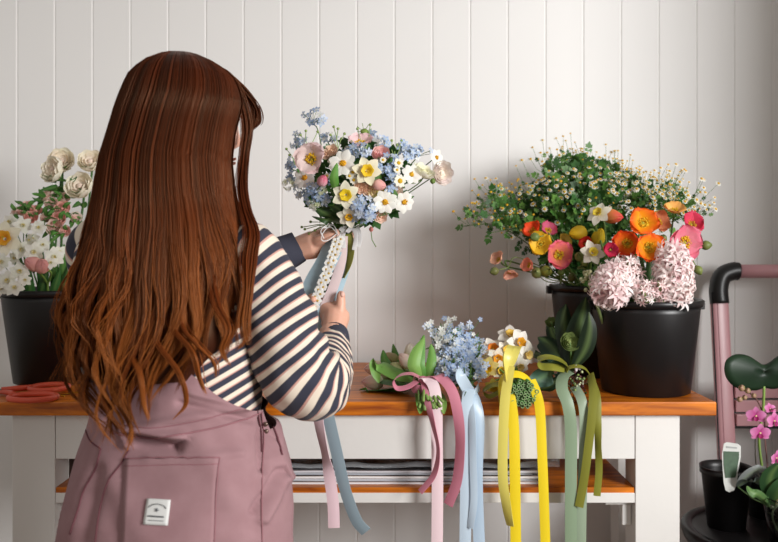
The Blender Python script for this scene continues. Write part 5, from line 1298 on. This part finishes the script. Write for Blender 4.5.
for k in range(46):
    a = k * 2.39996; q = .034 * math.sqrt((k + .5) / 46); o1 = M.to_3x3() @ Vector((q * math.cos(a), q * math.sin(a) * .92, R.uniform(-.006, .006)))
    e = SE + o1; b0 = TX + o1 * .8 - dr_ * .02; mb = MB(); r = .0046; n = 9; rows = []; F = frame(e, dr_); up = F.to_3x3()
    for c_, rr in ((b0, r), (e, r), (e, r * .55), (e - dr_ * .004, r * .5)): rows.append([c_ + up @ Vector((rr * math.cos(2 * PI * j / n), rr * math.sin(2 * PI * j / n), 0)) for j in range(n)])
    g = jit(S('527f42'), .25); mb.grid(rows, [g] * n + [g] * n + [mixc(g, S('b8cc98'), .75)] * n + [S('28401f')] * n, 0, True); mb.build('cut_stem', MAT['leaf'], db)
hang('knot', RB['yellow'], [(499, 401, 1.84), (499, 388, 1.82), (505, 377, 1.82), (517, 374, 1.825), (528, 379, 1.825), (536, 390, 1.82)], .020, [0, .1, .2, .2, .1, 0], db, 'yellow ribbon wound over the stems', side=(0, 1, .6))
hang('ribbon_tail', RB['yellow'], [(507, 388, 1.81), (511, 402, 1.800), (514, 430, 1.80), (515, 480, 1.80), (516, 560, 1.80)], .024, [.3, .1, 0, .05, 0], db, 'bright yellow ribbon tail on the left')
hang('ribbon_tail', RB['yellow'], [(531, 380, 1.815), (536, 392, 1.80), (540, 410, 1.80), (542, 450, 1.80), (544, 500, 1.80), (546, 560, 1.80)], .022, [0, .1, .05, 0, .05, 0], db, 'bright yellow ribbon tail on the right')
hang('bow_loop', RB['paleyellow'], [(508, 384, 1.81), (508, 370, 1.80), (510, 358, 1.80), (513, 350, 1.81), (515, 346, 1.83)], .032, [1.2, .9, .2, .0, .0], db, 'pale yellow twisted bow loop')
hang('bow_loop', RB['paleyellow'], [(509, 374, 1.803), (507, 364, 1.80), (508, 353, 1.81), (514, 349, 1.825)], .020, [.9, .3, -.3, -.6], db, 'second pale yellow bow loop')
hang('ribbon_tail', RB['paleyellow'], [(510, 366, 1.80), (508, 380, 1.793), (505, 400, 1.79), (503, 440, 1.79), (503, 480, 1.79), (507, 510, 1.79), (510, 526, 1.79)], .022, [.5, .3, .1, .1, .2, .6, .9], db, 'pale yellow ribbon tail ending short')
mb = MB(); ribbon(mb, [P(500, 384, 1.87), P(491, 386, 1.86), P(484, 391, 1.86), P(489, 396, 1.855), P(499, 392, 1.85)], .018, side=(0, 1, .4)); o = mb.build('bow_loop', RB['olive'], db); o['label'] = 'olive yellow bow loop'

# dark foliage with sage and olive ribbons
T4 = P(574, 374, 1.885)
gbn = thing('greenery_bunch', (T4.x, T4.y, BZ), 'bunch of dark leafy greenery with buds and berries tied with sage and olive ribbons', 'flower bunch', 'tied bunches on the bench')
for pts, w, c in (([(566, 372, 1.89), (556, 352, 1.92), (545, 340, 1.95), (538, 337, 1.96)], .062, '22392a'), ([(566, 374, 1.88), (550, 374, 1.88), (538, 380, 1.88), (526, 388, 1.87)], .05, '4a6a5a'), ([(570, 372, 1.89), (574, 345, 1.90), (582, 318, 1.90), (586, 297, 1.89)], .052, '182c16'), ([(570, 372, 1.90), (566, 340, 1.92), (564, 318, 1.93), (566, 304, 1.93)], .046, '172813'),  # leaf colours deepened to hold the shade beside the bucket
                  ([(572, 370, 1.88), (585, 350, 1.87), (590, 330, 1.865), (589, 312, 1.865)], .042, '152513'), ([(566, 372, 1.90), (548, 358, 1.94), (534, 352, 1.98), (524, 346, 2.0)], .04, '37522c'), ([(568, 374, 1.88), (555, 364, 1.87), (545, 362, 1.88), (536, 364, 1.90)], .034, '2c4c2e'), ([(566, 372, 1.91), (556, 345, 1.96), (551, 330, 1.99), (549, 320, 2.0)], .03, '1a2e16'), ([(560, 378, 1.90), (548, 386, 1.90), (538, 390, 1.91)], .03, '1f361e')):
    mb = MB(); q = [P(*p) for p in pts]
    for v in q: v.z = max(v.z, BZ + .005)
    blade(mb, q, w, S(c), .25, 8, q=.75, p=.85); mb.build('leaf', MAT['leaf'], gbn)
for px, py, Y, r, d in ((570, 342, 1.87, 7.5, (.2, -1, .3)), (551, 322, 1.96, 4.5, (-.3, -.7, .6)), (566, 318, 1.95, 4, (0, -.6, .8))):
    a = MB(); p = P(px, py, Y); ranunculus(a, a, frame(p, d), r * Y / FPX, '6f7f48', '8a9558', 4); a.tube([p, (p + T4) / 2 + Vector((0, .01, .0)), T4], .002, S('5a7a3e'), 5); a.build('green_rosebud', MAT['leaf'], gbn)
s_ = MB(); b_ = MB()
for k in range(44):
    e = P(577 + R.gauss(0, 6.5), 384 + R.gauss(0, 6.5), 1.855 + R.uniform(-.02, .02)); e.z = max(e.z, BZ + .004); b0 = T4 + Vector((R.uniform(-.008, .008), 0, -.004)); s_.tube([b0, (b0 + e) / 2 + Vector((0, -.008, .003)), e], .0007, S('5b3a34'), 3, caps=False)
    b_.ball(e, R.uniform(.0022, .0040), S(R.choice(['cfd2b4', '7f9150', '5b2f33', '6d7a3f', 'b9c090', '4a2428', '43512c'])), nu=7, nv=5)
o = b_.build('berries', MAT['plain'], gbn); s_.build('stem', MAT['leaf'], o)
mb = MB(); p = P(578, 368, 1.86)
for k in range(7): mb.ball(p + Vector((R.uniform(-.007, .007), R.uniform(-.004, .003), R.uniform(-.005, .005))), .0035, S('e9dfe0'), nu=7, nv=5)
mb.build('white_blossom', MAT['petal'], gbn)
hang('bow_loop', RB['olive'], [(568, 366, 1.87), (560, 360, 1.85), (548, 357, 1.845), (538, 360, 1.85), (541, 366, 1.855), (553, 367, 1.85), (566, 369, 1.87)], .020, [.2, .2, .2, .1, .2, .2, .2], gbn, 'olive bow loop', side=(0, 1, .7))
mb = MB(); ribbon(mb, [P(565, 378, 1.86), P(568, 368, 1.86), P(578, 366, 1.855), P(586, 369, 1.86), P(592, 378, 1.86)], .014, side=(0, 1, .4)); mb.build('knot', RB['olive'], gbn)
hang('ribbon_tail', RB['sage'], [(570, 371, 1.86), (563, 377, 1.845), (562, 389, 1.828), (568, 405, 1.815), (571, 430, 1.812), (571, 480, 1.81), (571, 560, 1.81)], .027, [.3, .4, .2, 0, .05, 0, 0], gbn, 'left sage green ribbon tail')
hang('ribbon_tail', RB['sage2'], [(574, 386, 1.86), (581, 398, 1.825), (584, 415, 1.817), (584, 450, 1.816), (582, 500, 1.815), (581, 560, 1.815)], .022, [.4, .2, -.2, .2, 0, .1], gbn, 'right sage green ribbon tail')
hang('ribbon_tail', RB['olive'], [(590, 374, 1.855), (593, 390, 1.825), (592, 415, 1.806), (588, 450, 1.804), (584, 480, 1.804), (579, 507, 1.804)], .019, [.9, .4, .2, .2, .3, .3], gbn, 'olive ribbon tail on the left')
hang('ribbon_tail', RB['olive'], [(590, 376, 1.87), (597, 396, 1.83), (598, 420, 1.82), (598, 445, 1.82), (599, 470, 1.82), (597, 496, 1.82)], .016, [.7, .2, .0, .7, .2, .1], gbn, 'olive ribbon tail on the right')

# ================================================================ scissors on the left of the bench
MAT['coral'] = solid('coral_plastic', 'd8573e', .4, .4); MAT['steel'] = solid('steel', '8a8580', .3, .5, 1.); MAT['gold'] = solid('gilt_metal', 'c99a35', .28, .5, 1.)
def loop(mb, c, rx, ry, ang, r, z0, tail=None):
    pts = []
    for k in range(25):
        a = 2 * PI * k / 24; x = rx * math.cos(a); y = ry * math.sin(a)
        pts.append(c + Vector((x * math.cos(ang) - y * math.sin(ang), x * math.sin(ang) + y * math.cos(ang), 0)))
    mb.tube(pts, r, n=10, caps=False)
    if tail: mb.tube(tail, [r, r * 1.1, r * .8], n=10)
sc_ = thing('scissors', (-.90, 1.90, BZ), 'pair of scissors with coral red handles lying at the left end of the bench', 'scissors')
zc = BZ + .008
A = Vector((-.827, 1.858, zc)); B_ = Vector((-.833, 1.962, zc + .004)); PV = Vector((-.935, 1.925, zc))
mb = MB(); loop(mb, A, .054, .040, -.06, .0066, zc, [A + Vector((-.048, .016, 0)), (A + PV) / 2 + Vector((-.02, .016, 0)), PV]); mb.build('handle', MAT['coral'], sc_)
mb = MB(); loop(mb, B_, .044, .044, -.12, .0066, zc, [B_ + Vector((-.040, .004, 0)), (B_ + PV) / 2 + Vector((-.02, .002, .002)), PV + Vector((0, .004, .005))]); mb.build('handle', MAT['coral'], sc_)
for dy, dz in ((.0, 0.), (.012, .003)):
    mb = MB(); q = PV + Vector((.01, dy, dz)); e = q + Vector((-.13, .03 - dy * 3, 0)); nrm = Vector((.02, .012, 0))
    for zz in (0,): mb.add([q - Vector((0, .009, .001)), q + Vector((0, .009, -.001)), e - Vector((0, 0, .001)), q - Vector((0, .009, -.001)), q + Vector((0, .009, .001)), e + Vector((0, 0, .001))], [(0, 2, 1), (3, 4, 5), (0, 1, 4, 3), (1, 2, 5, 4), (2, 0, 3, 5)], (.5,) * 3)
    mb.build('blade', MAT['steel'], sc_, False)
mb = MB(); mb.lathe([(0, .006), (.004, .006), (.0045, .003), (.0045, -.002)], 14, PV); mb.build('pivot', MAT['steel'], sc_)
gsn = thing('gold_snips', (-.74, 1.96, BZ), 'small gilt snips lying beside the coral-handled scissors and the bucket', 'scissors')
zc = BZ + .003
mb = MB(); loop(mb, Vector((-.742, 1.965, zc)), .026, .014, .1, .0026, zc); mb.build('handle', MAT['gold'], gsn)
mb = MB(); loop(mb, Vector((-.738, 2.005, zc + .001)), .028, .014, -.1, .0026, zc); mb.build('handle', MAT['gold'], gsn)
for ya, yb in ((1.965, 2.0), (2.005, 1.985)):
    mb = MB(); mb.tube([Vector((-.716, ya, zc)), Vector((-.69, (ya + yb) / 2, zc)), Vector((-.655, yb, zc))], [.0028, .0032, .001], n=8); mb.build('blade', MAT['gold'], gsn)
for (x0, y0, x1, y1) in ((-.79, 1.925, -.755, 1.915), (-.775, 1.938, -.74, 1.93), (-.80, 1.905, -.77, 1.90)):
    mb = MB(); mb.tube([Vector((x0, y0, BZ + .002)), Vector(((x0 + x1) / 2, y0 + .006, BZ + .0022)), Vector((x1, y1, BZ + .002))], .0016, S('c8a03a'), 6); o = mb.build('trimming', MAT['gold'], origin=(x0, y0, BZ)); tag(o, 'short gilt wire offcut between the scissors and the gilt snips', 'wire', 'wire offcuts')
# ================================================================ pink step ladder leaning on the wall
MAT['pink_metal'] = solid('dusty_pink_enamel', 'c08d92', .32, .5, noise_amt=.04, nscale=8)
MAT['pink_dark'] = solid('ridged_pink_tread', '94626a', .4, .4)
ld = thing('step_ladder', (1.15, 2.3, 0), 'dusty pink folding step ladder with black corner joints leaning on the wall', 'ladder')
def lean(z): return 2.405 - (1.18 - z) * .12
def rail(name, x, dx=.0255):
    mb = MB(); z0, z1 = .0, 1.125
    rows = []
    for z in np.linspace(z0, z1, 6):
        y = lean(z); rr = []
        for k in range(16):
            a = 2 * PI * k / 16; c, s = math.cos(a), math.sin(a)
            rr.append(Vector((x + dx * math.copysign(abs(c) ** .5, c), y + .014 * math.copysign(abs(s) ** .5, s), z)))
        rows.append(rr)
    mb.grid(rows, (.8,) * 3, 0, True); o = mb.build(name, MAT['pink_metal'], ld)
    for sx in (-.027, -.011):
        e = MB(); e.tube([Vector((x + sx, lean(z) - .0135, z)) for z in (0, .5, 1.12)], .0022 if sx < -.02 else .0012, n=6); e.build('groove_strip', MAT['black'] if sx < -.02 else MAT['pink_dark'], o)
    f = MB(); f.box((x - .03, lean(0) - .02, 0), (x + .03, lean(0) + .02, .035)); f.build('foot', MAT['black'], ld, False, bevel=.004)
rail('rail', .988); rail('rail', 1.385)
mb = MB(); zt = 1.181; mb.tube([Vector((1.045, lean(zt), zt)), Vector((1.33, lean(zt), zt))], .0205, n=18); mb.build('top_bar', MAT['pink_metal'], ld)
for s_, xr, xt in ((1, .988, 1.045), (-1, 1.385, 1.33)):
    mb = MB(); pts = crom([(xr, lean(1.06), 1.085), (xr, lean(1.12), 1.13), (xr + s_ * .014, lean(1.17), 1.167), (xt - s_ * .012, lean(zt), zt), (xt + s_ * .004, lean(zt), zt)], 6)
    mb.tube([Vector(p) for p in pts], .0272, n=18); mb.build('corner_joint', MAT['black'], ld)
for zt_ in (.845, .56, .28):
    mb = MB()
    for k in range(3):
        z = zt_ - k * .040; mb.box((1.015, lean(z) - .020, z - .034), (1.36, lean(z) + .010, z))
    o = mb.build('tread', MAT['pink_metal'], ld, False, bevel=.002)
    g = MB(); g.box((1.015, lean(zt_) - .012, zt_ - .125), (1.36, lean(zt_) + .004, zt_ + .008)); g.build('tread_backing', MAT['black'], o, False)

# ================================================================ black stool with pot plants
STZ = .545
st = thing('round_stool', (.945, 2.0, 0), 'round black stool carrying the potted plants beside the bench', 'stool')
mb = MB(); mb.lathe([(0, STZ), (.185, STZ), (.198, STZ - .006), (.20, STZ - .018), (.195, STZ - .03), (0, STZ - .03)], 56, (.945, 2.0, 0)); mb.build('seat', MAT['black'], st)
mb = MB(); mb.lathe([(.176, STZ), (.180, STZ + .005), (.198, STZ + .005), (.203, STZ), (.203, STZ - .01)], 56, (.945, 2.0, 0)); mb.build('raised_edge', MAT['black'], st)
for k in range(4):
    a = PI / 4 + k * PI / 2; mb = MB(); mb.tube([Vector((.945 + .14 * math.cos(a), 2.0 + .14 * math.sin(a), STZ - .03)), Vector((.945 + .17 * math.cos(a), 2.0 + .17 * math.sin(a), 0))], [.016, .012], n=12); mb.build('leg', MAT['black'], st)
# black nursery pot with a plant tag
BP = Vector((.858, 2.035, STZ + .0004))
np_ = thing('nursery_pot', BP, 'black plastic nursery pot on the stool with a picture tag stuck in front', 'plant pot')
mb = MB(); mb.lathe([(0, .001), (.046, 0), (.060, .135), (.064, .135), (.065, .152), (.061, .152), (.058, .135), (.044, .006), (0, .006)], 40, BP); mb.build('pot', MAT['black'], np_)
mb = MB(); mb.lathe([(0, .128), (.03, .130), (.057, .124)], 24, BP); mb.build('soil', solid('potting_soil', '2a1f19', .95, .1, noise_amt=.5, nscale=120, bump=1., bscale=200), np_)
MAT['tagm'] = solid('white_card', 'c2c3be', .5, .3); MAT['tagp'] = solid('printed_foliage', '3f5540', .5, .3, noise_amt=.55, nscale=60)
tg = thing('plant_tag', P(734, 490, 1.965), 'white plant tag with a green picture standing against the black nursery pot', 'plant tag')
def flat(mb, outline, Y, th=.0012, lean_=.0):
    n = len(outline); f = [P(px, py, Y) for px, py in outline]
    for v in f: v.y += (v.z - .62) * lean_
    bk = [v + Vector((0, th, 0)) for v in f]
    mb.add(f + bk, [tuple(reversed(range(n))), tuple(range(n, 2 * n))] + [(i, (i + 1) % n, n + (i + 1) % n, n + i) for i in range(n)], (.8,) * 3)
mb = MB(); flat(mb, [(727, 445.5), (730, 444), (741, 445.5), (744, 448), (743.5, 458), (739.5, 474), (738.5, 484), (735, 491), (730, 493), (726.5, 491), (725, 484), (724.5, 470), (724.5, 456)], 1.952, lean_=.12); mb.build('card', MAT['tagm'], tg, False)
mb = MB(); flat(mb, [(726.5, 453), (742, 453.5), (741.5, 460), (738, 475), (737, 478.5), (727, 479), (726, 466)], 1.9502, .0008, lean_=.12); mb.build('picture', MAT['tagp'], tg, False)
mb = MB(); flat(mb, [(729.5, 448), (740, 449), (740, 450.4), (729.5, 449.6)], 1.9504, .0008, lean_=.12); mb.build('caption', solid('grey_print', '9a9c9a', .6, .2), tg, False)
# orchid in a clear pot of bark
OP = Vector((.985, 1.925, STZ + .0004))
oc = thing('potted_orchid', OP, 'magenta orchid in a clear pot filled with bark on the black stool', 'potted plant')
m, nt, b = newmat('clear_plastic'); b.inputs['Base Color'].default_value = (.86, .88, .87, 1); b.inputs['Roughness'].default_value = .06; b.inputs['Transmission Weight'].default_value = 1.; b.inputs['IOR'].default_value = 1.3; MAT['clear'] = m
mb = MB(); mb.lathe([(0, .002), (.066, .0), (.080, .104), (.083, .106), (.083, .110), (.079, .110), (.077, .104), (.063, .006), (0, .006)], 48, OP); mb.build('pot', MAT['clear'], oc)
bk = MB(); rr = random.Random(4)
for k in range(210):
    a = rr.uniform(0, 2 * PI); q = math.sqrt(rr.random()); z = rr.uniform(.012, .112); rad = (.060 + .014 * z / .11) * q
    top = z > .092
    c = OP + Vector((rad * math.cos(a), rad * math.sin(a), z)); M = Matrix.Rotation(rr.uniform(0, 6), 3, Vector((rr.uniform(-1, 1), rr.uniform(-1, 1), rr.uniform(-1, 1))).normalized())
    cc = S(rr.choice(['b99a72', 'a5835c', 'c9ad86', '8a6a48'] if top else ['3a2c20', '4a382a', '2c231b', '5f6a50']))
    bk.ball(c, rr.uniform(.008, .013), jit(cc, .15), M, 6, 4, sc=(1, .7, .45))
tag(bk.build('bark', MAT['plain'], oc), None, None, kind='stuff')
rt = MB()
for k in range(9):
    a = -PI / 2 + (k - 4) * .3; pts = [OP + Vector(((.066 + .0125 * z / .11 - .002) * math.cos(a + .15 * math.sin(z * 70 + k)), (.066 + .0125 * z / .11 - .002) * math.sin(a + .15 * math.sin(z * 70 + k)), z)) for z in (.102, .08, .055, .03, .012)]
    rt.tube([Vector(x) for x in crom(pts, 4)], .0024, jit(S('8f9f80'), .15), 6)
rt.build('roots', MAT['plain'], oc)
def leafthing(par, pts, w, c, name='leaf', **kw):
    mb = MB(); blade(mb, [P(*p) for p in pts], w, S(c), n=8, **kw); return mb.build(name, MAT['leaf'], par)
leafthing(oc, [(781, 503, 1.93), (772, 488, 1.91), (771, 476, 1.90), (779, 464, 1.89)], .050, '2c4a2a', fold=.15, q=.5)
leafthing(oc, [(775, 503, 1.93), (782, 490, 1.90), (792, 478, 1.89)], .06, '33542f', fold=.15, q=.5)
leafthing(oc, [(770, 505, 1.93), (760, 496, 1.91), (752, 492, 1.91), (747, 486, 1.92)], .022, '5c7f4a', q=.5)
stm = MB(); stm.tube([Vector(a) for a in crom([P(772, 505, 1.93), P(768, 470, 1.95), P(765, 440, 1.96), P(764, 418, 1.96), P(757, 400, 1.96), P(748, 392, 1.96), P(742, 390, 1.955)], 6)], .0018, S('6d4a44'), 6)
stm.tube([Vector(a) for a in crom([P(764, 418, 1.96), P(768, 412, 1.95), P(776, 408, 1.94)], 5)], .0014, S('6d5a44'), 6)
stm.tube([Vector(a) for a in crom([P(771, 500, 1.93), P(757, 470, 1.95), P(755, 430, 1.96)], 5)], .0015, S('3f3a2e'), 6); stm.build('flower_stem', MAT['leaf'], oc)
def orchid(px, py, Y, r, d, o=None):
    a, b = MB(), MB(); M = frame(P(px, py, Y), d, 0); k = r * Y / FPX
    for q, w in ((90, .75), (210, .62), (330, .62)): petal(a, M, math.radians(q), k, k * w, 12, -6, S('c9569a'), S('dc86b8'), r0=k * .05, cup=.1, p=.9, q=.7)
    for q in (15, 165): petal(a, M, math.radians(q), k * 1.05, k * 1.05, 10, -8, S('c23f8e'), S('e08fbf'), r0=k * .03, h0=k * .05, cup=.1, p=1., q=.55)
    petal(b, M, math.radians(270), k * .62, k * .5, 50, -30, S('8a1d58'), S('a82a6c'), r0=0, h0=k * .06, cup=.4, p=1.1, q=.6); dome(b, M, k * .13, S('e9d7a0'), 1, k * .05)
    q_ = a.build('orchid_bloom', MAT['petal'], oc); b.build('lip', MAT['petal'], q_)
for a in ((756, 416, 1.94, 9, (-.35, -1, .05)), (760, 433, 1.93, 9.5, (-.1, -1, -.1)), (774, 421, 1.93, 9, (.3, -1, .1)), (776, 458, 1.93, 8, (.5, -1, -.1)), (770, 409, 1.95, 6, (.2, -1, .5))): orchid(*a)
bd = MB()
for px, py, r in ((742, 390, 3.4), (748, 392.5, 3), (754, 397, 2.6), (740, 401, 3), (745, 399, 2.6)): egg(bd, frame(P(px, py, 1.955), (-.3, -.5, .5)), r * 1.955 / FPX, 2.2 * r * 1.955 / FPX, '9a8f5a', 'b98a7a')
bd.build('orchid_bud', MAT['leaf'], oc)
wl = MB(); blade(wl, [P(738, 486, 1.95), P(748, 476, 1.93), P(757, 470, 1.92), P(766, 468, 1.92)], .03, S('8d9290'), n=6); blade(wl, [P(738, 487, 1.95), P(746, 482, 1.93), P(756, 482, 1.92), P(764, 478, 1.92)], .03, S('5f6a64'), n=6)
wl.tube([P(738, 487, 1.95), P(752, 498, 1.93), P(768, 506, 1.93)], .0018, S('5f7a4a'), 6); wl.build('withered_leaf', MAT['leaf'], oc)
# broad-leaved plant behind the orchid
AP = Vector((1.0, 2.115, STZ + .0004))
ap = thing('broad_leaf_plant', AP, 'dark rounded leaf on a pale green stalk, in a small black pot behind the orchid', 'potted plant')
mb = MB(); mb.lathe([(0, .001), (.045, 0), (.056, .10), (.060, .10), (.060, .112), (.055, .112), (.043, .006), (0, .006)], 32, AP); mb.build('pot', MAT['black'], ap)
mb = MB(); mb.tube([Vector(a) for a in crom([AP + Vector((0, 0, .02)), AP + Vector((-.02, -.02, .11)), P(759, 440, 2.04), P(763, 410, 2.02), P(764, 386, 2.0)], 6)], .0034, S('8fb05a'), 8); mb.build('stalk', MAT['leaf'], ap)
out = [(764, 388), (756, 390.5), (744, 390), (734, 386.5), (727, 379), (724.5, 370), (726, 361), (732, 355.5), (740, 354), (749, 356), (757, 361), (763, 364.5), (769, 362.5), (775, 358), (783, 354), (793, 356), (799, 366), (796, 378), (786, 386), (774, 389)]
ctr = P(764, 372, 1.99); mb = MB()
q = [Vector(P(px, py, 2.0 - .03 * ((px - 764) / 40) ** 2)) for px, py in out]; sm = [Vector(a) for a in crom(q + [q[0]], 5)][:-1]
rows = []; cols = []
for f in (.02, .3, .55, .8, 1.0):
    rows.append([ctr + (v - ctr) * f + Vector((0, -.006 * f * (1 - f) * 4 * .5, 0)) for i, v in enumerate(sm)]); cols += [jit(mixc(S('18281b'), S('203622'), f), .05) for _ in sm]
mb.grid(rows, cols, 0, True); o = mb.build('leaf', MAT['leaf'], ap); s = o.modifiers.new('s', 'SOLIDIFY'); s.thickness = .0016
# ================================================================ camera, daylight and an added fill
cam = bpy.data.cameras.new('camera'); co = bpy.data.objects.new('camera', cam); COL.objects.link(co); SC.camera = co
co.location = (0, 0, CAMZ); co.rotation_euler = (PI / 2, 0, 0)
cam.sensor_width = 36; cam.lens = 36 * FPX / 778
cam.shift_x = 0.; cam.shift_y = -(271 - HY) / 778; cam.clip_start = .05
cam.dof.use_dof = True; cam.dof.focus_distance = 1.72; cam.dof.aperture_fstop = 4.0
w = bpy.data.worlds.new('room_light'); SC.world = w; w.use_nodes = True
bg = w.node_tree.nodes['Background']; bg.inputs['Color'].default_value = (1.0, .94, .87, 1); bg.inputs['Strength'].default_value = .32
def area(name, loc, aim, sx, sy, power, col):
    l = bpy.data.lights.new(name, 'AREA'); l.shape = 'RECTANGLE'; l.size = sx; l.size_y = sy; l.energy = power; l.color = col
    o = bpy.data.objects.new(name, l); COL.objects.link(o); o.location = loc
    o.rotation_euler = (Vector(aim) - Vector(loc)).to_track_quat('-Z', 'Y').to_euler(); return o
area('window_daylight', (2.6, -.8, 1.9), (.1, 1.9, 1.2), 1.2, 1.3, 169, (1.0, .998, .99))
area('left_fill_light', (-1.6, -.9, 2.3), (-.2, 2.4, 1.5), 1.4, 1.2, 6, (1., .96, .91))  # weak fill added on the left, stands for no real window
SC.view_settings.view_transform = 'Standard'; SC.view_settings.look = 'None'; SC.view_settings.gamma = 1.0; SC.view_settings.exposure = 0.0
SC.view_settings.use_curve_mapping = False
SC.render.film_transparent = False
